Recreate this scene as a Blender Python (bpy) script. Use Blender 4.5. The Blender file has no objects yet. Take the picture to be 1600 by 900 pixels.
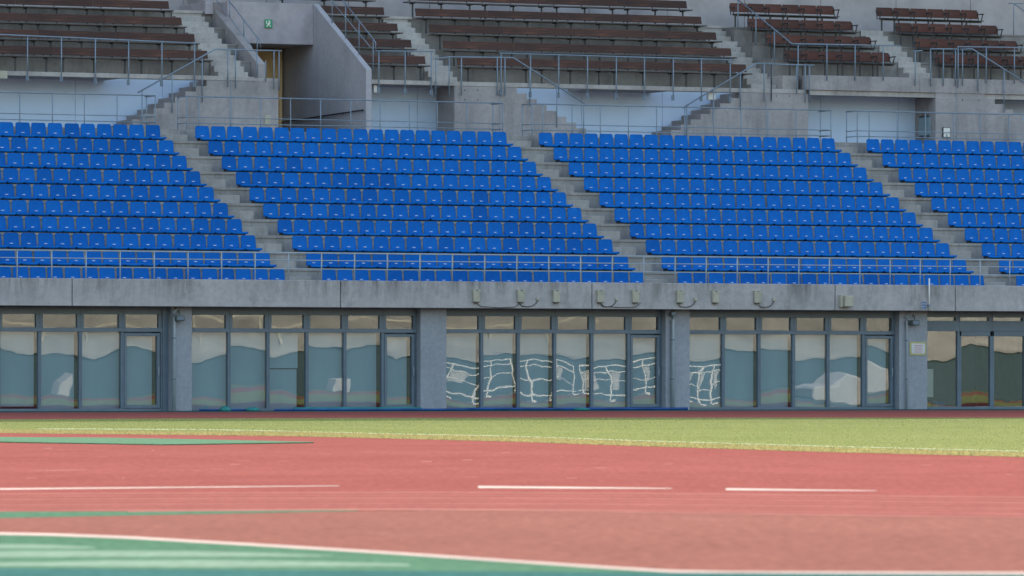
import bpy, bmesh, math, random
from mathutils import Vector, Matrix
random.seed(7)
scn = bpy.context.scene
COL = scn.collection
R = math.radians

# ------------------------------------------------------------------ camera
# world axes: X along the grandstand front, Y into the stand, Z up
F = 9468.0; TH = 0.444; YH = 597.0; HC = 0.782
CT, SN = math.cos(TH), math.sin(TH)
X0, Z0 = -6.168, 165.37
SC = -(X0 * CT + Z0 * SN); TC = X0 * SN - Z0 * CT
cam = bpy.data.cameras.new('camera')
cam.sensor_width = 36.0
cam.lens = 36.0 * F / 1600.0
cam.shift_y = (YH - 450.0) / 1600.0
cam.clip_start = 0.5
cam.clip_end = 3000.0
cam.dof.use_dof = True
cam.dof.focus_distance = 160.0
cam.dof.aperture_fstop = 9.0
co = bpy.data.objects.new('camera', cam)
COL.objects.link(co)
co.location = (SC, TC, HC)
co.rotation_euler = (R(90), 0, -TH)
scn.camera = co

# ------------------------------------------------------------------ light
SUN_EL = 38.0
world = bpy.data.worlds.new('World')
scn.world = world
world.use_nodes = True
wn = world.node_tree.nodes; wl = world.node_tree.links
bg = wn['Background']
sky = wn.new('ShaderNodeTexSky')
sky.sky_type = 'NISHITA'
sky.sun_disc = False
sky.sun_elevation = R(SUN_EL)
sky.sun_rotation = R(0)
sky.dust_density = 4.0
sky.air_density = 1.8
wl.new(sky.outputs[0], bg.inputs[0])
bg.inputs[1].default_value = 0.15
sun = bpy.data.lights.new('sun', 'SUN')
sun.energy = 2.0
sun.angle = R(0.5)
sun.color = (1.0, 0.95, 0.88)
so = bpy.data.objects.new('sun', sun)
COL.objects.link(so)
so.location = (0, 100, 100)
so.rotation_euler = (-R(90 - SUN_EL), 0, 0)
scn.view_settings.view_transform = 'Standard'
scn.view_settings.look = 'None'
scn.view_settings.exposure = 1.42
scn.view_settings.gamma = 1.0

# ------------------------------------------------------------------ survey helpers: points of the place read off the photograph's geometry
def D(s, t): return Z0 + s * SN + t * CT
def S(x, t):
    k = (x - 800.0) / F
    return (k * (Z0 + t * CT) - X0 + t * SN) / (CT - k * SN)
def T(x, s):
    k = (x - 800.0) / F
    return (X0 + s * CT - k * (Z0 + s * SN)) / (SN + k * CT)
def P(x, y, t=None, s=None):
    if t is None: t = T(x, s)
    else: s = S(x, t)
    return Vector((s, t, HC + (YH - y) * D(s, t) / F))
def G(x, y, z=0.0):
    zz = F * (HC - z) / (y - YH); xx = (x - 800.0) * zz / F
    return Vector((SC + xx * CT + zz * SN, TC - xx * SN + zz * CT, z))

# ------------------------------------------------------------------ materials
def rgb(c): return (c[0], c[1], c[2], 1.0)
class NT:
    def __init__(self, name, rough=0.7, spec=0.3):
        self.m = bpy.data.materials.new(name); self.m.use_nodes = True
        self.n = self.m.node_tree.nodes; self.l = self.m.node_tree.links
        self.b = self.n['Principled BSDF']
        self.b.inputs['Roughness'].default_value = rough
        self.b.inputs['Specular IOR Level'].default_value = spec
        self.tc = self.n.new('ShaderNodeTexCoord')
    def noise(self, scale, stretch=(1, 1, 1), detail=4.0, rough=0.6, src='Object'):
        mp = self.n.new('ShaderNodeMapping'); mp.inputs['Scale'].default_value = stretch
        self.l.new(self.tc.outputs[src], mp.inputs[0])
        t = self.n.new('ShaderNodeTexNoise'); t.inputs['Scale'].default_value = scale
        t.inputs['Detail'].default_value = detail; t.inputs['Roughness'].default_value = rough
        self.l.new(mp.outputs[0], t.inputs['Vector'])
        return t.outputs['Fac']
    def ramp(self, fac, stops):
        r = self.n.new('ShaderNodeValToRGB')
        e = r.color_ramp.elements
        while len(e) > 1: e.remove(e[-1])
        e[0].position = stops[0][0]; e[0].color = rgb(stops[0][1])
        for p, c in stops[1:]:
            k = e.new(p); k.color = rgb(c)
        self.l.new(fac, r.inputs[0])
        return r.outputs[0]
    def mix(self, a, b, fac, mode='MIX'):
        m = self.n.new('ShaderNodeMix'); m.data_type = 'RGBA'; m.blend_type = mode
        for v, i in ((fac, 0), (a, 6), (b, 7)):
            if isinstance(v, (int, float)): m.inputs[i].default_value = v
            elif isinstance(v, tuple): m.inputs[i].default_value = rgb(v)
            else: self.l.new(v, m.inputs[i])
        return m.outputs[2]
    def math(self, op, a, b):
        m = self.n.new('ShaderNodeMath'); m.operation = op
        for v, i in ((a, 0), (b, 1)):
            if isinstance(v, (int, float)): m.inputs[i].default_value = v
            else: self.l.new(v, m.inputs[i])
        return m.outputs[0]
    def sep(self):
        s = self.n.new('ShaderNodeSeparateXYZ'); self.l.new(self.tc.outputs['Object'], s.inputs[0]); return s.outputs
    def color(self, c): self.l.new(c, self.b.inputs['Base Color'])
    def bump(self, fac, strength, dist):
        b = self.n.new('ShaderNodeBump'); b.inputs['Strength'].default_value = strength
        b.inputs['Distance'].default_value = dist
        self.l.new(fac, b.inputs['Height']); self.l.new(b.outputs[0], self.b.inputs['Normal'])

def simple(name, c, rough=0.6, spec=0.3, metal=0.0, vary=0.12, scale=3.0):
    k = NT(name, rough, spec)
    k.b.inputs['Metallic'].default_value = metal
    f = k.noise(scale, detail=3)
    lo = tuple(v * (1 - vary) for v in c); hi = tuple(min(1, v * (1 + vary)) for v in c)
    k.color(k.ramp(f, [(0.3, lo), (0.7, hi)]))
    return k.m

def concrete(name, base, streak=0.5, mott=0.25):
    k = NT(name, 0.85, 0.2)
    lo = tuple(v * (1 - mott) for v in base); hi = tuple(v * (1 + mott * 0.6) for v in base)
    c = k.ramp(k.noise(0.9, detail=8, rough=0.65), [(0.3, lo), (0.7, hi)])
    c2 = k.ramp(k.noise(9.0, detail=5), [(0.25, (0.86, 0.86, 0.86)), (0.75, (1.08, 1.08, 1.07))])
    c = k.mix(c, c2, 1.0, 'MULTIPLY')
    st = k.ramp(k.noise(2.2, (1.0, 1.0, 0.16), 7, 0.7), [(0.48, (1, 1, 1)), (0.72, (1 - streak, 1 - streak * 0.95, 1 - streak * 0.93))])
    c = k.mix(c, st, 1.0, 'MULTIPLY')
    k.color(c)
    k.bump(k.noise(14.0, detail=6), 0.25, 0.02)
    return k.m

M = {}
M['concrete'] = concrete('concrete', (0.335, 0.325, 0.33), 0.45)
M['aisle'] = concrete('aisle_concrete', (0.365, 0.355, 0.36), 0.35, 0.2)
M['fascia'] = None
def fascia_mat():
    k = NT('fascia_concrete', 0.85, 0.2)
    c = k.ramp(k.noise(0.7, detail=9, rough=0.66), [(0.3, (0.385, 0.38, 0.40)), (0.7, (0.50, 0.49, 0.515))])
    c = k.mix(c, k.ramp(k.noise(7.0, detail=6, rough=0.7), [(0.3, (0.82, 0.82, 0.82)), (0.7, (1.06, 1.06, 1.06))]), 1.0, 'MULTIPLY')
    z = k.sep()[2]
    h = k.math('MULTIPLY', k.math('SUBTRACT', z, 2.85), 1.45)           # rain-washed dirt runs down from the coping
    big = k.ramp(k.noise(0.55, (1, 1, 0.05), 3, 0.5), [(0.38, (0.15, 0.15, 0.15)), (0.62, (1, 1, 1))])
    n = k.ramp(k.noise(4.2, (1.0, 1.0, 0.10), 6, 0.7), [(0.42, (0, 0, 0)), (0.68, (1, 1, 1))])
    d = k.math('MULTIPLY', k.math('MULTIPLY', h, n), k.math('MULTIPLY', big, 0.9))
    c = k.mix(c, (0.11, 0.11, 0.105), d)
    n2 = k.noise(1.3, (1, 1, 0.5), 9, 0.8)
    c = k.mix(c, (0.13, 0.135, 0.13), k.ramp(n2, [(0.53, (0, 0, 0)), (0.70, (0.55, 0.55, 0.55))]))
    k.color(c)
    k.bump(k.noise(16.0, detail=6), 0.25, 0.02)
    return k.m
M['fascia'] = fascia_mat()
M['upper_concrete'] = concrete('upper_concrete', (0.385, 0.365, 0.385), 0.28)
M['tunnel'] = concrete('tunnel_concrete', (0.47, 0.465, 0.53), 0.15, 0.12)
M['upper_tread'] = concrete('shaded_tread_concrete', (0.285, 0.275, 0.28), 0.3)  # base colour darkened to stand in for shade between the bench rows
M['step'] = concrete('step_concrete', (0.46, 0.44, 0.44), 0.25, 0.2)
M['pillar'] = concrete('painted_pillar', (0.335, 0.36, 0.42), 0.12, 0.10)
M['blue_wall'] = simple('pale_blue_panel', (0.54, 0.67, 0.90), 0.5, 0.3, 0, 0.06, 0.6)
M['rail'] = simple('blue_grey_paint', (0.20, 0.27, 0.36), 0.4, 0.5, 0.0, 0.15)
M['front_rail'] = simple('pale_blue_paint', (0.33, 0.40, 0.47), 0.4, 0.5, 0.0, 0.12)
M['dark_rail'] = simple('black_paint', (0.02, 0.022, 0.03), 0.4)
M['frame'] = simple('window_frame_paint', (0.12, 0.17, 0.23), 0.4, 0.5, 0, 0.1)
M['leg'] = simple('dark_steel', (0.05, 0.055, 0.065), 0.5, 0.5)
M['dark'] = simple('dark_interior', (0.03, 0.03, 0.032), 0.8)
M['blind'] = None
M['beige'] = simple('beige_plastic', (0.42, 0.41, 0.34), 0.5)
M['white'] = simple('white_paint', (0.78, 0.78, 0.76), 0.5, 0.4, 0, 0.05)
M['yellow'] = simple('yellow_frame', (0.45, 0.43, 0.20), 0.5)
M['tan'] = simple('tan_door', (0.85, 0.60, 0.33), 0.5, 0.3, 0, 0.10, 1.0)
M['green_sign'] = simple('green_sign', (0.05, 0.30, 0.16), 0.4)
M['hatch'] = simple('hatch_paint', (0.26, 0.36, 0.42), 0.4, 0.5, 0, 0.1)
M['pipe'] = simple('pipe_paint', (0.36, 0.42, 0.48), 0.4, 0.5, 0, 0.08)
M['cable'] = simple('cable', (0.10, 0.10, 0.10), 0.6)
M['blue_cover'] = simple('blue_cover', (0.01, 0.07, 0.26), 0.45, 0.4, 0, 0.3, 2.0)
M['teal_cover'] = simple('teal_cover', (0.02, 0.20, 0.20), 0.45, 0.4, 0, 0.3, 2.0)
M['red_text'] = simple('red_print', (0.5, 0.12, 0.12), 0.6)
M['blue_text'] = simple('blue_print', (0.10, 0.20, 0.40), 0.6)
M['plate'] = simple('pale_plate', (0.44, 0.55, 0.74), 0.25, 0.6, 0, 0.03)  # small plain pale-blue patch low on each backrest
M['speaker'] = simple('speaker_casing', (0.10, 0.12, 0.12), 0.5)

def blind_mat():
    k = NT('roller_blind', 0.8, 0.2)
    c = k.ramp(k.noise(0.5, (2.0, 1, 0.3), 3), [(0.3, (0.28, 0.385, 0.46)), (0.7, (0.34, 0.45, 0.53))])
    k.color(c)
    return k.m
M['blind'] = blind_mat()

def seat_mat():
    k = NT('blue_seat_plastic', 0.5, 0.10)
    oi = k.n.new('ShaderNodeObjectInfo')
    v = k.ramp(oi.outputs['Random'], [(0.0, (0.0, 0.108, 0.43)), (0.5, (0.0, 0.127, 0.49)), (1.0, (0.003, 0.148, 0.54))])
    n = k.ramp(k.noise(5.0, detail=4), [(0.3, (0.85, 0.85, 0.88)), (0.6, (1.0, 1.0, 1.0)), (0.8, (1.25, 1.22, 1.12))])
    k.color(k.mix(v, n, 1.0, 'MULTIPLY'))
    return k.m
M['seat'] = seat_mat()

def wood_mat(name, a, b, c3):
    k = NT(name, 0.6, 0.3)
    n = k.noise(2.2, (0.7, 3, 9), 7, 0.7)
    c = k.ramp(n, [(0.32, a), (0.55, b), (0.76, c3)])
    oi = k.n.new('ShaderNodeObjectInfo')
    v = k.ramp(oi.outputs['Random'], [(0.0, (0.75, 0.75, 0.8)), (1.0, (1.2, 1.12, 1.1))])
    k.color(k.mix(c, v, 1.0, 'MULTIPLY'))
    return k.m
M['bench'] = wood_mat('weathered_bench_wood', (0.034, 0.019, 0.017), (0.078, 0.036, 0.028), (0.19, 0.08, 0.045))
M['chair'] = wood_mat('varnished_chair_wood', (0.056, 0.020, 0.017), (0.100, 0.036, 0.025), (0.16, 0.060, 0.038))
M['plank'] = simple('seat_plank', (0.11, 0.10, 0.10), 0.6, 0.3, 0, 0.2)

def glass_mat(name, refl, tint):
    m = bpy.data.materials.new(name); m.use_nodes = True
    n = m.node_tree.nodes; l = m.node_tree.links
    n.clear()
    out = n.new('ShaderNodeOutputMaterial')
    mx = n.new('ShaderNodeMixShader'); mx.inputs[0].default_value = refl
    tr = n.new('ShaderNodeBsdfTransparent'); tr.inputs[0].default_value = rgb(tint)
    gl = n.new('ShaderNodeBsdfGlossy'); gl.inputs['Roughness'].default_value = 0.0
    gl.inputs['Color'].default_value = (0.92, 0.95, 0.97, 1)
    geo = n.new('ShaderNodeNewGeometry')
    def wave(scale, amp):                                              # slightly wavy float glass
        nz = n.new('ShaderNodeTexNoise'); nz.inputs['Scale'].default_value = scale; nz.inputs['Detail'].default_value = 0.5
        l.new(geo.outputs['Position'], nz.inputs['Vector'])
        a = n.new('ShaderNodeVectorMath'); a.operation = 'SUBTRACT'; a.inputs[1].default_value = (0.5, 0.5, 0.5)
        l.new(nz.outputs['Color'], a.inputs[0])
        b = n.new('ShaderNodeVectorMath'); b.operation = 'SCALE'; b.inputs['Scale'].default_value = amp
        l.new(a.outputs[0], b.inputs[0]); return b.outputs[0]
    ad = n.new('ShaderNodeVectorMath'); ad.operation = 'ADD'
    l.new(geo.outputs['Normal'], ad.inputs[0]); l.new(wave(0.7, 0.0046), ad.inputs[1])
    ad2 = n.new('ShaderNodeVectorMath'); ad2.operation = 'ADD'
    l.new(ad.outputs[0], ad2.inputs[0]); l.new(wave(3.6, 0.0008), ad2.inputs[1])
    oi = n.new('ShaderNodeObjectInfo')                                 # every pane hangs a hair out of true
    wnz = n.new('ShaderNodeTexWhiteNoise'); wnz.noise_dimensions = '1D'; l.new(oi.outputs['Random'], wnz.inputs['W'])
    s1 = n.new('ShaderNodeVectorMath'); s1.operation = 'SUBTRACT'; s1.inputs[1].default_value = (0.5, 0.5, 0.5); l.new(wnz.outputs['Color'], s1.inputs[0])
    s2 = n.new('ShaderNodeVectorMath'); s2.operation = 'SCALE'; s2.inputs['Scale'].default_value = 0.0026; l.new(s1.outputs[0], s2.inputs[0])
    ad3 = n.new('ShaderNodeVectorMath'); ad3.operation = 'ADD'; l.new(ad2.outputs[0], ad3.inputs[0]); l.new(s2.outputs[0], ad3.inputs[1])
    nm = n.new('ShaderNodeVectorMath'); nm.operation = 'NORMALIZE'; l.new(ad3.outputs[0], nm.inputs[0])
    l.new(nm.outputs[0], gl.inputs['Normal'])
    l.new(tr.outputs[0], mx.inputs[1]); l.new(gl.outputs[0], mx.inputs[2]); l.new(mx.outputs[0], out.inputs[0])
    return m
M['glass'] = glass_mat('window_glass', 0.185, (0.80, 0.86, 0.88))
M['clear_glass'] = glass_mat('clear_glass', 0.24, (0.75, 0.78, 0.78))

def track_mat(name, a, b, streak=0.3):
    k = NT(name, 0.95, 0.0)
    c = k.ramp(k.noise(0.12, (1, 1.0, 1), 6, 0.6), [(0.3, a), (0.7, b)])
    for sc_, st_, lo, hi in ((1.0, (16, 3, 1), 0.88, 1.12), (1.0, (2.2, 0.5, 1), 0.95, 1.05)):   # granules and wear combed along the running direction
        rt = k.n.new('ShaderNodeMapping'); rt.inputs['Rotation'].default_value = (0, 0, 0.44); rt.inputs['Scale'].default_value = (1, 1, 1)
        k.l.new(k.tc.outputs['Object'], rt.inputs[0])
        m2 = k.n.new('ShaderNodeMapping'); m2.inputs['Scale'].default_value = st_; k.l.new(rt.outputs[0], m2.inputs[0])
        nz = k.n.new('ShaderNodeTexNoise'); nz.inputs['Scale'].default_value = sc_; nz.inputs['Detail'].default_value = 3.0; k.l.new(m2.outputs[0], nz.inputs['Vector'])
        c = k.mix(c, k.ramp(nz.outputs['Fac'], [(0.3, (lo, lo, lo)), (0.7, (hi, hi, hi))]), 1.0, 'MULTIPLY')
    w = k.ramp(k.noise(0.5, (1.0, 0.35, 1), 7, 0.7), [(0.62, (0, 0, 0)), (0.80, (streak, streak, streak))])
    c = k.mix(c, tuple(min(1, v * 1.5 + 0.06) for v in b), w)
    k.color(c)
    return k.m
M['track'] = track_mat('red_track', (0.196, 0.065, 0.057), (0.228, 0.078, 0.069))
M['track_old'] = track_mat('worn_track', (0.182, 0.080, 0.066), (0.210, 0.094, 0.078))
M['track_green'] = track_mat('green_track', (0.060, 0.128, 0.082), (0.080, 0.150, 0.100), 0.5)
M['track_teal'] = track_mat('teal_apron', (0.03, 0.09, 0.085), (0.045, 0.115, 0.11), 0.2)
M['mat_green'] = track_mat('green_mat', (0.085, 0.160, 0.100), (0.10, 0.18, 0.115), 0.3)
M['line'] = simple('worn_white_line', (0.31, 0.235, 0.215), 0.8, 0.2, 0, 0.15, 2.0)
M['faint_line'] = simple('faded_line', (0.285, 0.130, 0.112), 0.9, 0.0, 0, 0.16, 2.0)
M['grass_line'] = simple('chalk_line', (0.30, 0.33, 0.22), 0.9, 0.1, 0, 0.2, 2.0)
M['ground'] = simple('dull_ground', (0.10, 0.14, 0.08), 0.95, 0.1, 0, 0.25, 0.2)
def blade_mat(name, c):
    m = bpy.data.materials.new(name); m.use_nodes = True; n = m.node_tree.nodes; l = m.node_tree.links; n.clear()
    out = n.new('ShaderNodeOutputMaterial'); mx = n.new('ShaderNodeMixShader'); mx.inputs[0].default_value = 0.5
    d = n.new('ShaderNodeBsdfDiffuse'); tr = n.new('ShaderNodeBsdfTranslucent')
    geo = n.new('ShaderNodeNewGeometry'); rp = n.new('ShaderNodeValToRGB')
    rp.color_ramp.elements[0].color = rgb(tuple(v * 0.93 for v in c)); rp.color_ramp.elements[1].color = rgb(tuple(v * 1.07 for v in c))
    l.new(geo.outputs['Random Per Island'], rp.inputs[0])
    for q in (d, tr): l.new(rp.outputs[0], q.inputs[0])
    l.new(d.outputs[0], mx.inputs[1]); l.new(tr.outputs[0], mx.inputs[2]); l.new(mx.outputs[0], out.inputs[0])
    return m
M['blade'] = blade_mat('grass_blade', (0.24, 0.268, 0.108))
M['dry_blade'] = blade_mat('dry_blade', (0.33, 0.30, 0.145))
def grass_mat(name, a, b, c3):
    k = NT(name, 0.95, 0.0)
    c = k.ramp(k.noise(0.25, detail=8, rough=0.7), [(0.3, a), (0.55, b), (0.75, c3)])
    c = k.mix(c, k.ramp(k.noise(11.0, detail=4), [(0.3, (0.88, 0.9, 0.86)), (0.7, (1.1, 1.09, 1.08))]), 1.0, 'MULTIPLY')
    k.color(c)
    return k.m
M['grass'] = grass_mat('infield_grass', (0.140, 0.165, 0.062), (0.170, 0.188, 0.076), (0.205, 0.205, 0.094))
M['dry_grass'] = grass_mat('dry_grass', (0.19, 0.165, 0.060), (0.23, 0.20, 0.075), (0.29, 0.24, 0.11))

# ------------------------------------------------------------------ mesh helpers
class MB:
    def __init__(self): self.v = []; self.f = []
    def box(self, a, b):
        x0, y0, z0 = [min(p, q) for p, q in zip(a, b)]; x1, y1, z1 = [max(p, q) for p, q in zip(a, b)]
        n = len(self.v)
        self.v += [(x0, y0, z0), (x1, y0, z0), (x1, y1, z0), (x0, y1, z0), (x0, y0, z1), (x1, y0, z1), (x1, y1, z1), (x0, y1, z1)]
        self.f += [tuple(n + i for i in q) for q in ((0, 3, 2, 1), (4, 5, 6, 7), (0, 1, 5, 4), (1, 2, 6, 5), (2, 3, 7, 6), (3, 0, 4, 7))]
        return self
    def tube(self, pts, r, n=8):
        pts = [Vector(p) for p in pts]
        rings = []
        for i, p in enumerate(pts):
            d = (pts[min(i + 1, len(pts) - 1)] - pts[max(i - 1, 0)]).normalized()
            up = Vector((0, 0, 1)) if abs(d.z) < 0.95 else Vector((1, 0, 0))
            a = d.cross(up).normalized(); b = d.cross(a).normalized()
            o = len(self.v); rings.append(o)
            for k in range(n):
                w = 2 * math.pi * k / n + math.pi / n
                q = p + a * (r * math.cos(w)) + b * (r * math.sin(w)); self.v.append(tuple(q))
        for i in range(len(rings) - 1):
            for k in range(n):
                self.f.append((rings[i] + k, rings[i] + (k + 1) % n, rings[i + 1] + (k + 1) % n, rings[i + 1] + k))
        self.f.append(tuple(rings[0] + k for k in range(n - 1, -1, -1))); self.f.append(tuple(rings[-1] + k for k in range(n)))
        return self
    def prism_x(self, poly, x0, x1):                                   # polygon in (y, z) pushed along x
        n = len(poly); o = len(self.v)
        self.v += [(x0, y, z) for y, z in poly] + [(x1, y, z) for y, z in poly]
        for i in range(n):
            j = (i + 1) % n; self.f.append((o + i, o + j, o + n + j, o + n + i))
        self.f.append(tuple(o + i for i in range(n - 1, -1, -1))); self.f.append(tuple(o + n + i for i in range(n)))
        return self
    def prism_y(self, poly, y0, y1):                                   # polygon in (x, z) pushed along y
        n = len(poly); o = len(self.v)
        self.v += [(x, y0, z) for x, z in poly] + [(x, y1, z) for x, z in poly]
        for i in range(n):
            j = (i + 1) % n; self.f.append((o + i, o + j, o + n + j, o + n + i))
        self.f.append(tuple(o + i for i in range(n - 1, -1, -1))); self.f.append(tuple(o + n + i for i in range(n)))
        return self
    def mesh(self, name, mat, smooth=False, bevel=0.0):
        bm = bmesh.new()
        vs = [bm.verts.new(p) for p in self.v]
        for f in self.f:
            try: bm.faces.new([vs[i] for i in f])
            except ValueError: pass
        bmesh.ops.recalc_face_normals(bm, faces=bm.faces)
        if bevel:
            es = [e for e in bm.edges if len(e.link_faces) == 2 and e.calc_face_angle(0) > 0.6]
            bmesh.ops.bevel(bm, geom=es, offset=bevel, segments=1, affect='EDGES', profile=0.5)
        me = bpy.data.meshes.new(name); bm.to_mesh(me); bm.free()
        me.materials.append(mat)
        if smooth:
            for p in me.polygons: p.use_smooth = True
        return me
    def build(self, name, mat, parent=None, smooth=False, bevel=0.0):
        o = bpy.data.objects.new(name, self.mesh(name, mat, smooth, bevel))
        COL.objects.link(o)
        if parent:
            o.parent = parent
            o.location = -Vector(parent.location) if not parent.parent else (0, 0, 0)
        return o
def tag(o, label=None, cat=None, group=None, kind=None):
    if label: o['label'] = label
    if cat: o['category'] = cat
    if group: o['group'] = group
    if kind: o['kind'] = kind
    return o
def thing(name, label, cat, group=None, loc=(0, 0, 0)):
    o = bpy.data.objects.new(name, None); COL.objects.link(o)
    o.location = loc; o.empty_display_size = 0.2
    return tag(o, label, cat, group)
ORD = ['zeroth', 'first', 'second', 'third', 'fourth', 'fifth', 'sixth', 'seventh', 'eighth', 'ninth', 'tenth', 'eleventh', 'twelfth', 'thirteenth',
       'fourteenth', 'fifteenth', 'sixteenth', 'seventeenth', 'eighteenth', 'nineteenth', 'twentieth', 'twenty-first']

# ------------------------------------------------------------------ ground
def sheet(name, top, bot, z, mat, kind='structure', label=None, cat=None):
    mb = MB(); n = len(top)
    for a, b in zip(top, bot):
        mb.v.append(tuple(G(a[0], a[1], z))); mb.v.append(tuple(G(b[0], b[1], z)))
    for i in range(n - 1): mb.f.append((2 * i, 2 * i + 1, 2 * i + 3, 2 * i + 2))
    o = mb.build(name, mat); tag(o, label, cat, None, kind)
    for p in o.data.polygons:
        if p.normal.z < 0: p.flip()
    return o
gm = MB(); gm.v = [(-1500, -1500, -0.012), (1500, -1500, -0.012), (1500, 1500, -0.012), (-1500, 1500, -0.012)]; gm.f = [(0, 1, 2, 3)]
tag(gm.build('ground', M['ground']), kind='structure')
tm = MB(); tm.v = [(-150, -150, -0.002), (140, -150, -0.002), (140, -5.0, -0.002), (-150, -5.0, -0.002)]; tm.f = [(0, 1, 2, 3)]
tag(tm.build('running_track', M['track']), kind='structure')
am = MB(); am.v = [(-150, -5.0, -0.002), (140, -5.0, -0.002), (140, 6.0, -0.002), (-150, 6.0, -0.002)]; am.f = [(0, 1, 2, 3)]
tag(am.build('apron', M['track_teal']), kind='structure')
far_e = [(-700, 659), (-200, 656.5), (0, 655.3), (150, 654.3), (300, 653.7), (450, 653.3), (600, 653.0), (800, 652.8), (1000, 652.6), (1300, 652.5), (1600, 652.5), (2300, 652.5)]
near_e = [(-700, 669), (-200, 674.5), (0, 676.5), (150, 678.3), (300, 679.7), (450, 681.4), (600, 685), (800, 690), (1000, 697), (1300, 706.5), (1600, 714), (2300, 732)]
sheet('infield_turf', far_e, near_e, -0.0012, M['grass'])
band = [(x, y - (7 if x > 300 else 5)) for x, y in near_e]
sheet('dry_turf_edge', band, near_e, -0.0004, M['dry_grass'])
wl_ = [(60, 669.5), (160, 669.8), (300, 670.6), (400, 672), (600, 677), (800, 681), (1000, 688), (1200, 694), (1400, 699.5), (1600, 704.5), (2000, 714)]
sheet('touch_line', wl_, [(x, y + 0.9) for x, y in wl_], 0.0004, M['grass_line'])
xt = MB(); xt.v = [tuple(G(2300, 732)), (160, -118, 0), (160, -38, 0), tuple(G(2300, 652.5))]; xt.v = [(x, y, -0.0016) for x, y, z in xt.v]; xt.f = [(0, 1, 2, 3)]
tag(xt.build('infield_turf', M['grass']), kind='structure')
# lane markings and coloured zones
l1 = [(-300, 764), (0, 762.8), (200, 761.3), (400, 759.6), (530, 758.6)]
sheet('lane_line', l1, [(x, y + 2.4 - 1.6 * max(0, x) / 530) for x, y in l1], -0.0006, M['line'])
l2 = [(747, 759), (900, 760.6), (1050, 762.6)]
sheet('lane_line', l2, [(747, 762.6), (900, 763.4), (1050, 763.6)], -0.0006, M['line'])
l3 = [(1134, 762.6), (1250, 764.4), (1370, 766.2)]
sheet('lane_line', l3, [(1134, 766), (1250, 766.8), (1370, 767.0)], -0.0006, M['line'])
for k in range(7):
    y = 771 + 4.3 * k
    pts = [(-300, y + 1.5), (0, y), (300, y - 1.5), (650, y - 2.5), (1000, y - 1.0), (1300, y + 2.2), (1700, y + 6.5)]
    w = 0.9 if k % 2 else 1.4
    sheet('faded_lane_line', pts, [(x, yy + w) for x, yy in pts], -0.0006, M['faint_line'])
wz = [(-300, 806), (0, 808), (300, 802.5), (600, 798), (760, 797), (1000, 799), (1300, 803.5), (1600, 807), (2000, 814)]
sheet('worn_track', wz, [(-300, 838), (0, 838), (300, 848), (600, 866), (760, 876), (1000, 890), (1300, 898), (1600, 898), (2000, 898)], -0.0013, M['track_old'])
gs = [(-300, 800), (0, 799.5), (200, 799), (400, 797.5), (560, 796)]
sheet('green_strip', gs, [(-300, 812), (0, 809.5), (200, 805.5), (400, 801.5), (560, 798)], -0.0005, M['track_green'])
ws = [(200, 798), (400, 796.5), (560, 795), (700, 795.5), (850, 797), (1000, 799), (1300, 803.5), (1600, 807), (2000, 813)]
sheet('faded_curve_line', ws, [(x, y + 1.6) for x, y in ws], 0.0002, M['faint_line'])
gz = [(-300, 831), (0, 835), (80, 836.5), (200, 841), (400, 852.5), (600, 864.5), (800, 878), (950, 888), (1050, 894), (1150, 896), (1600, 897), (2000, 897)]
sheet('green_zone', gz, [(-300, 1000)] + [(x, 1000) for x, y in gz[1:]], -0.0006, M['track_green'])
sheet('zone_line', [(x, y - 3.2) for x, y in gz], [(x, y + 0.4) for x, y in gz], 0.0001, M['line'])
M['green_worn'] = track_mat('worn_green_paint', (0.13, 0.20, 0.15), (0.18, 0.25, 0.195), 0.6)
for tp, bt in (([(-300, 849), (0, 850), (80, 851), (150, 855)], [(-300, 858), (0, 857), (80, 857.5), (150, 856.5)]),
               ([(-300, 862), (0, 861), (120, 860.5), (300, 861), (420, 864), (520, 868)], [(-300, 872), (0, 871), (120, 870), (300, 870), (420, 869.5), (520, 869)]),
               ([(-300, 878), (60, 879), (160, 876), (330, 875), (480, 877), (640, 881)], [(-300, 885), (60, 884), (160, 885), (330, 886), (480, 885), (640, 884)])):
    sheet('worn_green_streak', tp, bt, 0.0001, M['green_worn'])
fz = [(x, 888 + 0.0062 * x) for x in (-300, 0, 400, 800, 1200, 1600, 2000)]
sheet('teal_strip', fz, [(x, 1400) for x, y in fz], 0.0008, M['track_teal'])  # plain dark teal strip across the near edge of the ground
# the low green landing mat lying on the track at the left (raised a few centimetres)
mp = [(-260, 681), (0, 682.6), (150, 683.5), (300, 686), (490, 690.3)]
mq = [(-260, 688), (0, 690), (255, 694.2), (300, 693.6), (490, 690.9)]
mm = MB()
for a, b in zip(mp, mq):
    for z in (0.0, 0.011):
        mm.v.append(tuple(G(a[0], a[1], 0.011).xy) + (z,)); mm.v.append(tuple(G(b[0], b[1], 0.011).xy) + (z,))
for i in range(4):
    o = 4 * i
    mm.f += [(o + 2, o + 3, o + 7, o + 6), (o + 1, o + 5, o + 7, o + 3), (o, o + 2, o + 6, o + 4)]
mm.f += [(0, 1, 3, 2), (16, 18, 19, 17)]
tag(mm.build('ground_mat', M['mat_green']), 'thin green mat lying on the red track before the grass at left', 'mat')
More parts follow.
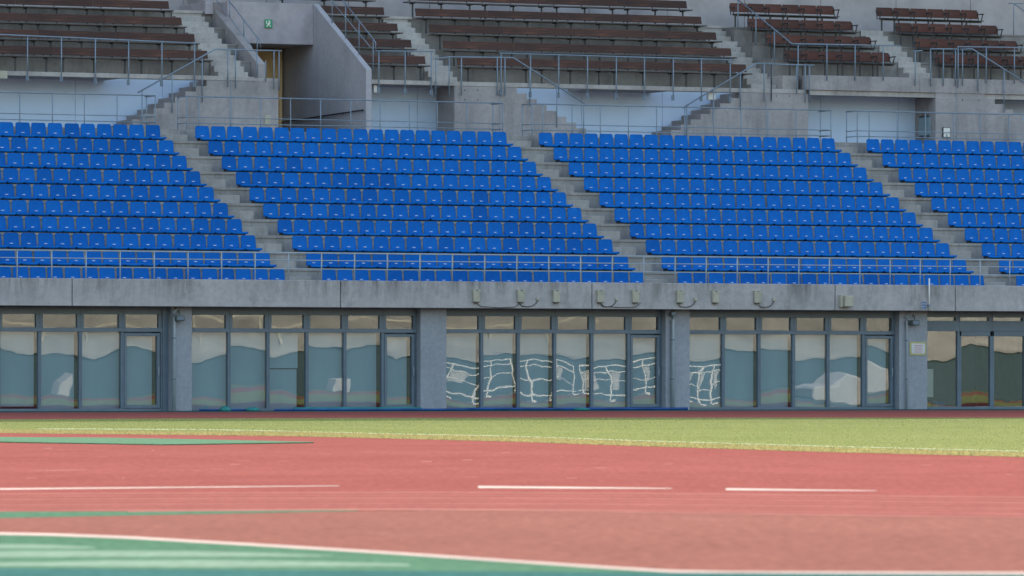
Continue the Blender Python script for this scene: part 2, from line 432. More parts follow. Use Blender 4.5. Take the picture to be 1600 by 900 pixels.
# chalk scuffs on the red surface
sc = MB()
for i in range(24):
    x = random.uniform(-50, 1650); y = random.uniform(694 + 0.014 * x, 752); w = random.uniform(5, 22); h = random.uniform(0.4, 0.9)
    o = len(sc.v)
    sc.v += [tuple(G(x, y, -0.001)), tuple(G(x + w, y + random.uniform(-.5, .5), -0.001)), tuple(G(x + w * 0.9, y + h, -0.001)), tuple(G(x + w * 0.1, y + h, -0.001))]
    sc.f.append((o, o + 1, o + 2, o + 3))
for x, y, w in ((70, 734.5, 64), (190, 747, 6), (360, 725.5, 14), (1305 / 1, 660, 1), (640, 0, 0)):
    if w > 2:
        o = len(sc.v); sc.v += [tuple(G(x, y, -0.001)), tuple(G(x + w, y - 1, -0.001)), tuple(G(x + w, y, -0.001)), tuple(G(x, y + 1, -0.001))]; sc.f.append((o, o + 1, o + 2, o + 3))
tag(sc.build('scuff_marks', M['faint_line']), kind='structure')
# grass blades: one mass nobody could count
def blades(name, label, top, bot, n, h0, h1, mat, bias=1.0):
    mb = MB(); segs = []; tot = 0
    for i in range(len(top) - 1):
        q = [G(*top[i]), G(*top[i + 1]), G(*bot[i + 1]), G(*bot[i])]
        a = ((q[2] - q[0]).cross(q[3] - q[1])).length / 2; tot += a; segs.append((tot, q))
    for _ in range(n):
        r = random.random() * tot
        for acc, q in segs:
            if r <= acc: break
        u, v = random.random(), random.random() ** bias
        p = (q[0] * (1 - u) + q[1] * u) * (1 - v) + (q[3] * (1 - u) + q[2] * u) * v
        a = random.uniform(0, math.pi); w = random.uniform(0.006, 0.016); h = random.uniform(h0, h1)
        dx, dy = math.cos(a) * w, math.sin(a) * w; lx, ly = random.gauss(0, 0.3) * h, random.gauss(0, 0.3) * h
        o = len(mb.v)
        mb.v += [(p.x - dx, p.y - dy, 0), (p.x + dx, p.y + dy, 0), (p.x + lx, p.y + ly, h)]
        mb.f.append((o, o + 1, o + 2))
    me = bpy.data.meshes.new(name); me.from_pydata(mb.v, [], mb.f); me.materials.append(mat)
    o = bpy.data.objects.new(name, me); COL.objects.link(o)
    tag(o, label, 'grass', None, 'stuff')
sel = slice(1, 11)
blades('grass', 'short sunlit green grass of the infield', far_e[sel], near_e[sel], 60000, 0.004, 0.010, M['blade'])
blades('dry_grass', 'straw yellow grass fringe along the red track', band[sel], near_e[sel], 30000, 0.008, 0.028, M['dry_blade'], 0.6)

# ------------------------------------------------------------------ grandstand: one building, its fixed parts as children
stand = thing('grandstand', 'concrete grandstand with glazed ground floor and two tiers of seating', 'grandstand')
def part(mb, name, mat, parent=stand, bevel=0.0, smooth=False, label=None):
    o = mb.build(name, mat, parent, smooth, bevel)
    if label: o['label'] = label
    return o
SA, SB = -45.0, 65.0
L1, RISE, DEP = 3.43, 0.473, 1.0
def LV(k): return L1 + RISE * (k - 1)                                  # level of step k (row k's seats are bolted to its edge)
def RT(k): return (k - 1) * DEP - 0.36                                 # y of riser k
WALK = 8.05
poly = [(-0.95, 2.84), (-0.95, LV(0))]
for k in range(1, 11):
    poly += [(RT(k), LV(k - 1)), (RT(k), LV(k) - 0.07), (RT(k) - 0.035, LV(k) - 0.07), (RT(k) - 0.035, LV(k))]
poly += [(12.4, LV(10)), (12.4, 2.84)]
part(MB().prism_x(poly, SA, SB), 'lower_terrace', M['concrete'])
# walkway kerb behind the top row
part(MB().box((SA, RT(11) - 0.0, LV(10)), (SB, 12.39, WALK)), 'walkway', M['concrete'])
# fascia panels with open joints
js = [SA, -18.2, -6.71, 1.10, 8.72, 16.38, 20.28, 28.0, 36.0, SB]
fm = MB()
for a, b in zip(js[:-1], js[1:]): part(MB().box((a + 0.012, -1.2, 2.81), (b - 0.012, -0.93, 3.545)), 'fascia_panel', M['fascia'], bevel=0.012)
part(MB().box((SA, -0.94, 2.82), (SB, -0.90, 3.50)), 'fascia_backing', M['dark'])
# aisle steps
for a0 in (0.0, 10.95, 21.91, -10.9, 32.9):
    par = stand
    for k in range(1, 11):
        q = part(MB().box((a0 - 0.04, RT(k) - 0.50, LV(k - 1) - 0.01), (a0 + 0.80, RT(k) - 0.002, LV(k - 1) + RISE * 0.5)), 'aisle_stair' if k == 1 else 'step', M['aisle'], par, bevel=0.008)
        if k == 1: par = q
    part(MB().box((a0 - 0.04, RT(11) - 0.42, LV(10) - 0.01), (a0 + 0.9, RT(11) - 0.002, LV(10) + 0.2)), 'step', M['aisle'], par, bevel=0.008)
# ---- ground floor
pil = [(-3.70, -3.10), (3.67, 4.46), (11.21, 11.97), (18.67, 19.59)]
for a, b in pil:
    part(MB().box((a, -0.8, 0), (b, -0.2, 2.83)), 'pillar', M['pillar'], bevel=0.01)
part(MB().box((SA, -0.8, 0), (-10.95, -0.2, 2.83)), 'end_wall', M['pillar'])
part(MB().box((24.3, -0.8, 0), (SB, -0.2, 2.83)), 'end_wall', M['pillar'])
part(MB().box((-11, 5.0, 0), (24.5, 5.2, 2.83)).box((-11, -0.2, 0.0), (24.5, 5.0, 0.03)), 'room_interior', simple('room_paint', (0.10, 0.10, 0.10), 0.8))
TW = -0.5
def bay(xs, door_last=True, blinds=True, z_top=2.81):
    for i in range(len(xs) - 1):
        a, b = xs[i], xs[i + 1]
        last = i == len(xs) - 2
        m = MB(); fw = 0.045
        y0, y1 = TW - 0.06, TW + 0.06
        m.box((a, y0, 0.03), (a + fw, y1, 2.13)); m.box((b - fw, y0, 0.03), (b, y1, 2.13))
        m.box((a, y0 + 0.004, 0.0), (b, y1 - 0.004, 0.07))
        m.box((a, y0 - 0.015, 2.13), (b, y1, 2.24))                    # transom
        m.box((a, y0 + 0.01, 2.24), (a + 0.10, y1, 2.60)); m.box((b - 0.10, y0 + 0.01, 2.24), (b, y1, 2.60))
        m.box((a, y0 + 0.005, 2.60), (b, y1, 2.82))
        w = part(m, 'window', M['frame'], bevel=0.006)
        ga, gb, gz = a + fw, b - fw, 2.13
        if last and door_last:
            d = MB(); st = 0.075
            d.box((ga + 0.005, y0 - 0.01, 0.08), (ga + st, y1 - 0.02, 2.10)); d.box((gb - st - 0.03, y0 - 0.01, 0.08), (gb - 0.02, y1 - 0.02, 2.10))
            d.box((ga + st, y0 - 0.008, 0.08), (gb - st - 0.03, y1 - 0.022, 0.17)); d.box((ga + st, y0 - 0.008, 2.02), (gb - st - 0.03, y1 - 0.022, 2.10))
            dd = part(d, 'door', M['frame'], bevel=0.006)
            part(MB().tube([(gb - 0.075, y0 - 0.03, 0.95), (gb - 0.075, y0 - 0.06, 0.98), (gb - 0.075, y0 - 0.06, 1.16), (gb - 0.075, y0 - 0.03, 1.19)], 0.012, 6), 'handle', M['pipe'], dd)
            ga += st; gb -= st + 0.03; gz = 2.02
            holder = dd
        else: holder = w
        pm = MB(); pm.v = [(ga - .01, TW, 0.06), (gb + .01, TW, 0.06), (gb + .01, TW, gz + .005), (ga - .01, TW, gz + .005)]; pm.f = [(0, 1, 2, 3)]
        part(pm, 'pane', M['glass'], holder)
        pm = MB(); pm.v = [(a + 0.09, TW + 0.01, 2.235), (b - 0.09, TW + 0.01, 2.235), (b - 0.09, TW + 0.01, 2.605), (a + 0.09, TW + 0.01, 2.605)]; pm.f = [(0, 1, 2, 3)]
        part(pm, 'pane', M['glass'], w)
        if blinds:
            zb = 0.05; gap = random.choice((0.0, 0.05, 0.07)); mb = MB()
            key = round(a, 1)
            if key == -8.6 or key == -8.5: zb = 0.13
            if abs(a - (-0.76)) < 0.05:
                mb.box((ga, TW + 0.13, 1.16), (gb - 0.16, TW + 0.135, 2.2)); mb.box((ga, TW + 0.16, zb), (gb - 0.18, TW + 0.165, 1.13))
            else:
                mb.box((ga - 0.03, TW + 0.14, zb), (gb - gap + 0.02 * (gap == 0), TW + 0.145, 2.22))
            part(mb, 'blind', M['blind'], w)
bay([-10.9, -9.67, -8.55, -7.39, -6.22, -5.02, -3.87])
part(MB().box((-3.87, TW - 0.09, 0), (-3.70, TW + 0.1, 2.82)), 'window_jamb', M['frame'])
bay([-3.10, -1.91, -0.76, 0.39, 1.52, 2.65, 3.67])
bay([4.46, 5.65, 6.77, 7.89, 9.04, 10.18, 11.21])
bay([11.97, 13.16, 14.3, 15.4, 16.51, 17.65, 18.67])
# right-hand entrance: clear glass, no blinds
xs = [19.59, 20.78, 21.86, 22.99, 24.3]
for i in range(4):
    a, b = xs[i], xs[i + 1]; y0, y1 = TW - 0.06, TW + 0.06
    m = MB(); m.box((b - 0.07, y0, 0.0), (b, y1, 2.24)); m.box((a, y0 + 0.004, 0.0), (b, y1 - 0.004, 0.08))
    m.box((a, y0 + 0.006, 2.24), (b, y1, 2.54)); m.box((a, y0, 2.64), (b, y1, 2.82)); m.box((a, y0, 2.54), (a + 0.03, y1, 2.64)); m.box((b - 0.12, y0, 2.54), (b, y1, 2.64))
    if i > 0: m.box((a, y0, 0.08), (a + 0.06, y1, 2.24)); m.box((a, y0, 2.10), (b, y1 - 0.01, 2.24))
    w = part(m, 'entrance_window', M['frame'] if i else M['frame'], bevel=0.006)
    pm = MB(); pm.v = [(a, TW, 0.07), (b - .06, TW, 0.07), (b - .06, TW, 2.245), (a, TW, 2.245)]; pm.f = [(0, 1, 2, 3)]
    part(pm, 'pane', M['clear_glass'], w)
    pm = MB(); pm.v = [(a, TW + .01, 2.53), (b, TW + .01, 2.53), (b, TW + .01, 2.645), (a, TW + .01, 2.645)]; pm.f = [(0, 1, 2, 3)]
    part(pm, 'pane', M['clear_glass'], w)
part(MB().box((19.6, 0.8, 0.03), (19.75, 2.0, 2.83)), 'partition', simple('partition_board', (0.30, 0.20, 0.13), 0.7))
# ---- middle wall behind the walkway
TF, TB = 11.1, 12.4                                                    # front of upper slab / blue wall plane
U1, UR = 9.70, 0.542
U1C, URC, DC = 10.15, 0.55, 1.2
sVR, sVR2, sVL = S(572, TF), S(581, TF), S(435, TF)
sCH = 21.50                                                            # left edge of the raised chair platforms
TBW = 17.45                                                            # back wall of the upper tier
s = SA
while s < SB:
    e = s + 2.73
    if not (e > sVL - 0.3 and s < sVR + 0.2): part(MB().box((s + 0.006, TB, WALK - 0.02), (e - 0.006, TB + 0.1, 9.62)), 'wall_panel', M['blue_wall'])
    else:
        if s < sVL - 0.3: part(MB().box((s + 0.006, TB, WALK - 0.02), (sVL - 0.3, TB + 0.1, 9.62)), 'wall_panel', M['blue_wall'])
        if e > sVR2: part(MB().box((sVR2, TB, WALK - 0.02), (e - 0.006, TB + 0.1, 9.62)), 'wall_panel', M['blue_wall'])
    s = e
part(MB().box((SA, TB + 0.1, WALK - 0.02), (sVL - 0.3, TB + 0.3, U1 - 0.14)).box((sVR2, TB + 0.1, WALK - 0.02), (SB, TB + 0.3, U1 - 0.14)), 'backing_wall', M['dark'])
# upper slab: front edge beam, broken at the tunnel mouth
part(MB().box((SA, TF, U1 - 0.13), (sVL - 0.75, TF + 0.22, U1)).box((sVR2, TF + 0.002, U1 - 0.13), (22.05, TF + 0.22, U1)), 'slab_edge', M['step'], bevel=0.01)
sd = MB()
for a, b in ((SA, -0.4), (sVL - 2.0, sVL - 0.75), (sVR2, 12.1), (14.6, 17.4), (20.2, 22.2)):
    sd.box((a, TF + 0.22, U1 - 0.14), (b, TB + 0.4, U1 - 0.004))
part(sd, 'upper_slab', M['upper_concrete'])
# solid blocks and wall stairs
def side_stair(s_low, s_top, s_end, name='wall_stair'):
    n = 9; h = (U1 - 0.135 - WALK) / n; dirn = 1 if s_top > s_low else -1
    run = (s_top - s_low) / n
    pts = [(s_low, WALK - 0.02)]
    for i in range(n): pts += [(s_low + run * i, WALK + h * (i + 1)), (s_low + run * (i + 1), WALK + h * (i + 1))]
    if dirn * (s_end - s_top) > 0.01: pts += [(s_end, WALK + h * n)]
    pts += [(s_end, WALK - 0.02)]
    part(MB().prism_y(pts, TF + 0.004, TB - 0.004), name, M['upper_concrete'], bevel=0.006)
side_stair(-0.38, 2.60, sVL, 'wall_stair')
part(MB().box((sVL - 0.75, TF + 0.004, U1 - 0.133), (sVL - 0.002, TB - 0.004, U1 - 0.03)), 'landing', M['step'])
side_stair(14.9, 11.95, S(710, TF), 'wall_stair')
side_stair(17.1, 20.1, S(1263, TF), 'wall_stair')
side_stair(31.3, 28.35, S(1462, TF), 'wall_stair')
# chair-side parapet beams
part(MB().box((22.05, TF, 9.70), (26.0, TF + 0.25, U1C)).box((26.0, TF - 0.003, 9.70), (SB, TF + 0.25, U1C)), 'parapet', M['upper_concrete'], bevel=0.01)
part(MB().box((22.2, TF + 0.06, 9.55), (S(1462, TF), TF + 0.3, 9.70)).box((27.9, TF + 0.06, 9.55), (SB, TF + 0.3, 9.70)), 'recessed_beam', M['step'])
part(MB().box((21.5, TF + 0.5, 9.70), (22.04, TB + 0.4, U1C - 0.002)), 'parapet', M['step'])
part(MB().box((S(1462, TF), TF + 0.02, 9.55), (28.34, TF + 0.3, 9.699)), 'parapet', M['upper_concrete'])
part(MB().box((22.2, TF + 0.25, 9.60), (SB, TB + 0.4, U1C - 0.004)), 'upper_slab', M['upper_concrete'])
# ---- vomitory
TH_ = T(490, sVR)                                                      # header plane
TD = T(443, sVR)                                                       # door plane
zR0 = P(575, 108, t=TF).z; zR1 = P(490, 6, t=TH_).z
part(MB().prism_x([(TF, WALK - 0.02), (TF, zR0), (TH_, zR1), (TD + 0.4, zR1), (TD + 0.4, WALK - 0.02)], sVR, sVR2), 'tunnel_wall', M['tunnel'], bevel=0.012)
TLF = 12.05; zL0 = P(413, 100, t=TLF).z
zL1 = zL0 + 0.53 * (TH_ - TLF)
part(MB().prism_x([(TLF, WALK - 0.02), (TLF, zL0), (TH_ + 0.3, zL1 + 0.15), (TD + 0.4, zL1 + 1.2), (TD + 0.4, WALK - 0.02)], sVL - 0.24, sVL), 'tunnel_wall', M['upper_concrete'], bevel=0.012)
zHB = P(480, 70, t=TH_).z
part(MB().box((sVL + 0.002, TH_ + 0.002, zHB), (sVR - 0.002, TD + 0.4, zR1 - 0.004)).box((sVL - 0.5, TH_ + 0.5, zL1 + 0.1), (sVL + 0.004, TD + 0.4, zR1 - 0.006)), 'tunnel_header', simple('header_concrete', (0.40, 0.375, 0.42), 0.8, 0.2, 0, 0.14, 2.5), bevel=0.01)
part(MB().box((sVL - 0.2, TD + 0.1, WALK), (sVR + 0.1, TD + 0.35, zHB + 0.1)), 'tunnel_back_wall', M['dark'])
sDL, sDR = sVL + 0.1, sVR - 0.05
dm = MB()
dm.box((sDL, TD - 0.02, WALK), (sDL + 0.10, TD + 0.1, zHB - 0.12)); dm.box((sDR - 0.10, TD - 0.02, WALK), (sDR, TD + 0.1, zHB - 0.12)); dm.box((sDL, TD - 0.02, zHB - 0.12), (sDR, TD + 0.1, zHB - 0.02))
dm.box((sDL + 0.1, TD + 0.02, WALK), ((sDL + sDR) / 2 - 0.006, TD + 0.07, zHB - 0.12)); dm.box(((sDL + sDR) / 2 + 0.006, TD + 0.02, WALK), (sDR - 0.1, TD + 0.07, zHB - 0.12))
dr = part(dm, 'tunnel_door', M['tan'], label='tan double door at the back of the tunnel')
part(MB().tube([((sDL + sDR) / 2 + 0.10, TD + 0.0, 9.0), ((sDL + sDR) / 2 + 0.10, TD - 0.05, 9.0), ((sDL + sDR) / 2 + 0.10, TD - 0.05, 9.3), ((sDL + sDR) / 2 + 0.10, TD, 9.3)], 0.012, 6), 'handle', M['pipe'], dr)
# ---- upper terraces
def terrace(sa, sb, u0, rise, dep, t0, n, name='upper_terrace'):
    pl = [(TB + 0.012, u0 - 0.25), (TB + 0.012, u0)]
    for k in range(1, n):
        t = t0 + 0.30 + dep * (k - 1)
        pl += [(t, u0 + rise * (k - 1)), (t, u0 + rise * k - 0.05), (t - 0.02, u0 + rise * k - 0.05), (t - 0.02, u0 + rise * k)]
    pl += [(TBW + 0.2, u0 + rise * (n - 1)), (TBW + 0.2, u0 - 0.25)]
    part(MB().prism_x(pl, sa, sb), name, M['upper_tread'])
TB1 = 12.3; TC1 = 12.1
terrace(SA, sVL - 0.245, U1, UR, 1.0, TB1, 5)
terrace(sVR2 + 0.004, sCH, U1, UR, 1.0, TB1, 5)
terrace(sCH + 0.004, SB, U1C, URC, DC, TC1, 4)
part(MB().box((sVL - 0.24, TH_ + 0.42, zR1 - 0.004), (sVR2, TBW + 0.2, U1 + UR * 4)), 'tunnel_roof', M['upper_concrete'])
def up_stair(sa, sb, u0, rise, dep, t0, n, name='aisle_stair'):
    par = stand
    for k in range(1, n):
        t = t0 + 0.28 + dep * (k - 1)
        for j in (1, 2, 3):
            q = part(MB().box((sa, t - (dep * 0.30 * (3 - j) or 0.035), u0 + rise * (k - 1) - 0.003 + (j - 1) * (rise / 3 + 0.003)), (sb, t - 0.001 * j, u0 + rise * (k - 1) + rise * j / 3 + (0.003 if j == 3 else 0))), name if par is stand else 'step', M['step'], par, bevel=0.008)
            if par is stand: par = q
for a_, b_ in ((3.0, 3.97), (9.86, 10.84), (20.58, 21.49)):            # pale nosing of the top landing in each aisle
    part(MB().box((a_, TB1 + 3.2, U1 + UR * 4 - 0.07), (b_, TB1 + 3.4, U1 + UR * 4 + 0.012)), 'landing_edge', M['step'])
up_stair(3.0, 3.95, U1, UR, 1.0, TB1, 5)
up_stair(9.90, 10.72, U1, UR, 1.0, TB1, 5)
up_stair(20.62, 21.49, U1, UR, 1.0, TB1, 5)
up_stair(25.95, 26.75, U1C, URC, DC, TC1, 4)
# back wall with vertical joints, end walls and roof (outside the frame, they shade the stand)
bw = MB(); s = SA
while s < SB:
    bw.box((s + 0.008, TBW, 8.0), (s + 2.72, TBW + 0.25, 38.3)); s += 2.73
part(bw, 'back_wall', simple('back_wall_concrete', (0.42, 0.39, 0.41), 0.85, 0.2, 0, 0.16, 1.2))
part(MB().box((SA - 10, TBW + 0.25, 0), (SB + 10, TBW + 0.5, 38.3)), 'back_wall', M['concrete'])
part(MB().box((SA - 30, 10.0, 38.3), (SB + 30, 24, 39.0)), 'roof', simple('roof_panel', (0.7, 0.7, 0.7), 0.7))

# ------------------------------------------------------------------ blue stadium seats
def shell(profile, cols=10, dish=0.02, th=0.014):
    bm = bmesh.new(); n = len(profile); grids = []
    for side in (0, 1):
        rows = []
        for i, (y, z, w) in enumerate(profile):
            y0, z0, _ = profile[max(i - 1, 0)]; y1, z1, _ = profile[min(i + 1, n - 1)]
            d = math.hypot(y1 - y0, z1 - z0) or 1.0
            ny, nz = (z1 - z0) / d, -(y1 - y0) / d                     # towards the back / underside
            k = min(1.0, max(0.0, (z - 0.09) / 0.10))
            r = []
            for c in range(cols + 1):
                u = -1 + 2 * c / cols
                yy = y - dish * u * u * k + ny * th * side
                zz = z + nz * th * side + (0.008 * abs(u) ** 3 if z < 0.12 else 0.0)
                r.append(bm.verts.new((u * w, yy, zz)))
            rows.append(r)
        grids.append(rows)
    f, bk = grids
    for i in range(n - 1):
        for c in range(cols):
            bm.faces.new((f[i][c], f[i][c + 1], f[i + 1][c + 1], f[i + 1][c]))
            bm.faces.new((bk[i][c + 1], bk[i][c], bk[i + 1][c], bk[i + 1][c + 1]))
        bm.faces.new((f[i][0], f[i + 1][0], bk[i + 1][0], bk[i][0])); bm.faces.new((f[i + 1][cols], f[i][cols], bk[i][cols], bk[i + 1][cols]))
    for c in range(cols):
        bm.faces.new((f[n - 1][c], f[n - 1][c + 1], bk[n - 1][c + 1], bk[n - 1][c])); bm.faces.new((f[0][c + 1], f[0][c], bk[0][c], bk[0][c + 1]))
    bmesh.ops.recalc_face_normals(bm, faces=bm.faces[:])
    return bm
def bm_mesh(bm, name, mat):
    me = bpy.data.meshes.new(name); bm.to_mesh(me); bm.free(); me.materials.append(mat)
    for p in me.polygons: p.use_smooth = True
    return me
pan_p = [(-0.385, 0.020, 0.205), (-0.402, 0.034, 0.236), (-0.408, 0.062, 0.247), (-0.395, 0.084, 0.249), (-0.35, 0.094, 0.247), (-0.20, 0.090, 0.238), (-0.05, 0.088, 0.228), (-0.012, 0.096, 0.226)]
back_p = [(-0.010, 0.100, 0.226), (0.008, 0.130, 0.224), (0.024, 0.20, 0.221), (0.040, 0.29, 0.221), (0.052, 0.36, 0.218), (0.058, 0.400, 0.214), (0.062, 0.427, 0.206), (0.064, 0.441, 0.194), (0.066, 0.450, 0.176), (0.068, 0.455, 0.145)]
ME_PAN = bm_mesh(shell(pan_p, th=0.018), 'seat_pan', M['seat'])
ME_BACK = bm_mesh(shell(back_p, dish=0.03), 'backrest', M['seat'])
ME_PLATE = MB().box((-0.050, -0.012, 0.152), (0.040, -0.003, 0.178)).mesh('pale_plate', M['plate'], bevel=0.002)
ME_BRK = MB().box((-0.17, -0.36, 0.012), (-0.13, 0.02, 0.085)).box((0.13, -0.36, 0.012), (0.17, 0.02, 0.085)).box((-0.19, -0.33, 0.0), (0.19, -0.27, 0.03)).mesh('bracket', M['leg'])
blocks = [('leftmost', -9.95, 20), ('second', 1.03, 20), ('third', 11.99, 20), ('rightmost', 22.98, 20)]
seats = []
for bi, (bn, s0, n) in enumerate(blocks):
    for k in range(1, 11):
        for i in range(n):
            sx = s0 + 0.2375 + i * (9.95 / 20)
            t = (k - 1) * DEP
            pxx = 800 + F * (X0 + sx * CT - t * SN) / D(sx, t)
            seats.append((D(sx, t - 0.2), bi, k, i, sx, t, pxx))
vis = sorted([q for q in seats if -16 < q[6] < 1612])
SEAT_NAMES = {0: 'leftmost', 1: 'second', 2: 'third', 3: 'rightmost'}
indiv = set((q[1], q[2], q[3]) for q in vis[:300])
stuff_v, stuff_f, stuff_m = [], [], []
def add_stuff(me, mat_i, off, rz):
    o = len(stuff_v)
    for v in me.vertices:
        p = rz @ v.co; stuff_v.append((p.x + off[0], p.y + off[1], p.z + off[2]))
    for p in me.polygons: stuff_f.append(tuple(o + i for i in p.vertices)); stuff_m.append(mat_i)
proto = None
for q in sorted(seats, key=lambda q: (q[1], q[2], q[3])):
    _, bi, k, i, sx, t, pxx = q
    if not (-200 < pxx < 1800): continue
    loc = (sx + random.gauss(0, 0.004), t + random.gauss(0, 0.005), LV(k)); rz = random.gauss(0, 0.012)
    if (bi, k, i) in indiv:
        rown = 'front row' if k == 1 else ('top row' if k == 10 else ORD[k] + ' row from front')
        if bi == 0: pos = ORD[20 - i] + ' left of the stair'
        else: pos = ORD[i + 1] + ' from its left end'
        blk = {0: 'leftmost block', 1: 'second block from left', 2: 'third block from left', 3: 'rightmost block'}[bi]
        o = thing('stadium_seat', 'blue bucket seat, %s, %s, %s' % (blk, rown, pos), 'seat', 'blue bucket seats of the lower tier', loc)
        o.rotation_euler = (0, 0, rz)
        for nm, me in (('seat_pan', ME_PAN), ('backrest', ME_BACK), ('bracket', ME_BRK)):
            c = bpy.data.objects.new(nm, me); COL.objects.link(c); c.parent = o
            if nm == 'backrest':
                pl = bpy.data.objects.new('pale_plate', ME_PLATE); COL.objects.link(pl); pl.parent = c
    else:
        rm = Matrix.Rotation(rz, 3, 'Z')
        for me, mi in ((ME_PAN, 0), (ME_BACK, 0), (ME_BRK, 1), (ME_PLATE, 2)): add_stuff(me, mi, loc, rm)
me = bpy.data.meshes.new('stadium_seats'); me.from_pydata(stuff_v, [], stuff_f)
for m_ in (M['seat'], M['leg'], M['plate']): me.materials.append(m_)
me.polygons.foreach_set('material_index', stuff_m)
me.polygons.foreach_set('use_smooth', [True] * len(stuff_m))
so_ = bpy.data.objects.new('stadium_seats', me); COL.objects.link(so_)
tag(so_, 'rest of the blue bucket seats farther along the lower tier', 'seats', 'blue bucket seats of the lower tier', 'stuff')

# ------------------------------------------------------------------ railings
def railing(label, rails, posts, mat='rail', rr=0.022, pr=0.017, group=None, brackets=False, low=0.014):
    p0 = rails[0][0]
    o = thing('railing', label, 'railing', group, tuple(p0))
    for i, r in enumerate(rails):
        part(MB().tube(r, rr if i == 0 else low, 8), 'top_rail' if i == 0 else 'lower_rail', M[mat], o, smooth=True)
    for a, b in posts:
        ps = part(MB().tube([a, b], pr, 8), 'post', M[mat], o, smooth=True)
        if brackets:
            z = b[2]
            part(MB().box((b[0] - 0.035, b[1] - 0.01, z), (b[0] + 0.035, TF - 0.002, z + 0.16)), 'bracket', M['rail'], o)
    return o
# front rail on the parapet
T0 = -1.07
posts = []; s = -8.22 - 0.98 * 12
while s < 40:
    posts.append(((s, T0, 3.54), (s, T0, 4.28))); s += 0.9795
railing('pale blue-grey rail with two lower bars along the top of the concrete front wall',
        [[(-22, T0, z), (42, T0, z)] for z in (4.285, 4.085, 3.85)], posts, 'front_rail', 0.019, 0.018)
# walkway rails behind the top row of seats
TR = 9.78
def walk_rail(label, x0, x1, px, left_ret, right_ret):
    s0, s1 = S(x0, TR), S(x1, TR)
    zs = (9.02, 8.42, 8.25); rails = []
    for z in zs:
        pts = []
        if left_ret: pts.append((s0 + 0.0, TR + 0.72, z)); 
        pts += [(s0, TR, z), (s1, TR, z)]
        if right_ret: pts.append((s1, TR + 0.80, z))
        rails.append(pts)
    ps = [((S(x, TR), TR, 7.70), (S(x, TR), TR, 9.02)) for x in px]
    for f, sx in ((left_ret, s0), (right_ret, s1)):
        if f: ps += [((sx, TR + 0.7, 7.7), (sx, TR + 0.7, 9.02)), ((sx, TR + 0.02, 7.7), (sx, TR + 0.02, 9.02))]
    railing(label, rails, ps, 'rail', 0.02, 0.016, 'walkway rails behind the blue seats')
walk_rail('grey-blue walkway rail behind the leftmost block of blue seats', -190, 243, [-170, -121, -71, -20, 31, 82, 132, 183, 222], False, True)
walk_rail('grey-blue walkway rail before the tunnel mouth behind the second block', 292, 786, [311, 360, 407, 454, 501, 548, 594, 640, 683, 730], True, True)
walk_rail('grey-blue walkway rail behind the third block of blue seats', 832, 1299, [848, 894, 938, 982, 1026, 1070, 1115, 1158, 1200, 1244], True, True)
walk_rail('grey-blue walkway rail behind the rightmost block of blue seats', 1340, 1780, [1358, 1402, 1446, 1490, 1532, 1576, 1620, 1664, 1708], True, False)
# slab-edge rails (posts bolted to the face of the slab)
TS = TF - 0.06
def slab_rail(label, pts, posts, brackets=True, extra=()):
    rails = [[P(x, y, t=TS) for x, y in pts]] + [[P(x, y, t=TS) for x, y in e] for e in extra]
    ps = [(P(x, a, t=TS), P(x, b, t=TS)) for x, a, b in posts]
    return railing(label, rails, ps, 'rail', 0.022, 0.018, 'rails along the edge of the upper tier', brackets)
slab_rail('grey-blue rail before the leftmost brown benches', [(-120, 49), (0, 54), (150, 60.5), (306, 67.5)], [(-60, 51, 121), (-9, 54, 123), (43, 56, 126), (96, 58, 128), (149, 60.5, 131), (201, 63, 133), (253, 65, 135), (304, 67.5, 136)])
slab_rail('grey-blue rail above the concrete block left of the tunnel, sloping down its stair', [(215, 145), (336, 77), (440, 79.5)],
          [(222, 141, 196), (269, 114, 176), (316, 90, 160), (356, 78, 136), (368, 78, 138), (401, 78.5, 118), (415, 95, 128), (428, 79, 139), (436, 79, 141)], False)
slab_rail('short grey-blue rail between the tunnel wall and the second upper stair', [(586, 79.5), (678, 80.5)], [(592, 80, 145), (633, 80, 147), (674, 80.5, 149)])
slab_rail('grey-blue rail at the foot of the second upper stair, sloping down the wall stair', [(680, 92), (702, 89), (802, 90), (918, 165)],
          [(681, 92, 150), (702, 89, 149), (721, 89, 149), (777, 90, 149), (789, 90, 150), (828, 107, 166), (870, 134, 199), (912, 161, 222)], False)
slab_rail('grey-blue rail before the long centre brown benches', [(780, 83), (1000, 89.5), (1148, 93.5)], [(783, 83, 149), (829, 85, 152), (873, 86, 153), (918, 87.5, 154), (963, 89, 155), (1007, 90, 156), (1052, 91, 157), (1096, 92, 158), (1141, 93.5, 159)])
slab_rail('grey-blue rail sloping up the wall stair right of the centre blue wall', [(1067, 168.5), (1182, 99), (1204, 99)], [(1073, 165, 214), (1115, 140, 194), (1157, 114, 172), (1194, 99, 158), (1205, 101, 159)], False)
slab_rail('short grey-blue rail on the concrete block left of the brown folding chairs', [(1200, 100), (1272, 102)], [(1205, 100, 156), (1245, 101.5, 147), (1258, 102, 160), (1265, 102, 160)], False)
railing('grey-blue rail along the parapet before the left group of folding chairs, rising beside its stair',
        [[P(1150, -3, s=sCH + .06), P(1237, 68, s=sCH + .06), P(1240, 68.5, t=TS), P(1407, 71.5, t=TS)]],
        [(P(1153, 0, s=sCH + .06), P(1153, 46, s=sCH + .06)), (P(1181, 23, s=sCH + .06), P(1181, 70, s=sCH + .06)), (P(1210, 46, s=sCH + .06), P(1210, 100, s=sCH + .06))] +
        [(P(x, 70, t=TS), P(x, 126, t=TS)) for x in (1247, 1292, 1336, 1380)], 'rail', 0.022, 0.018, 'rails along the edge of the upper tier')
slab_rail('small grey-blue rail at the foot of the stair between the folding chair groups', [(1427, 80.5), (1441, 79)], [(1430, 80, 134)], False)
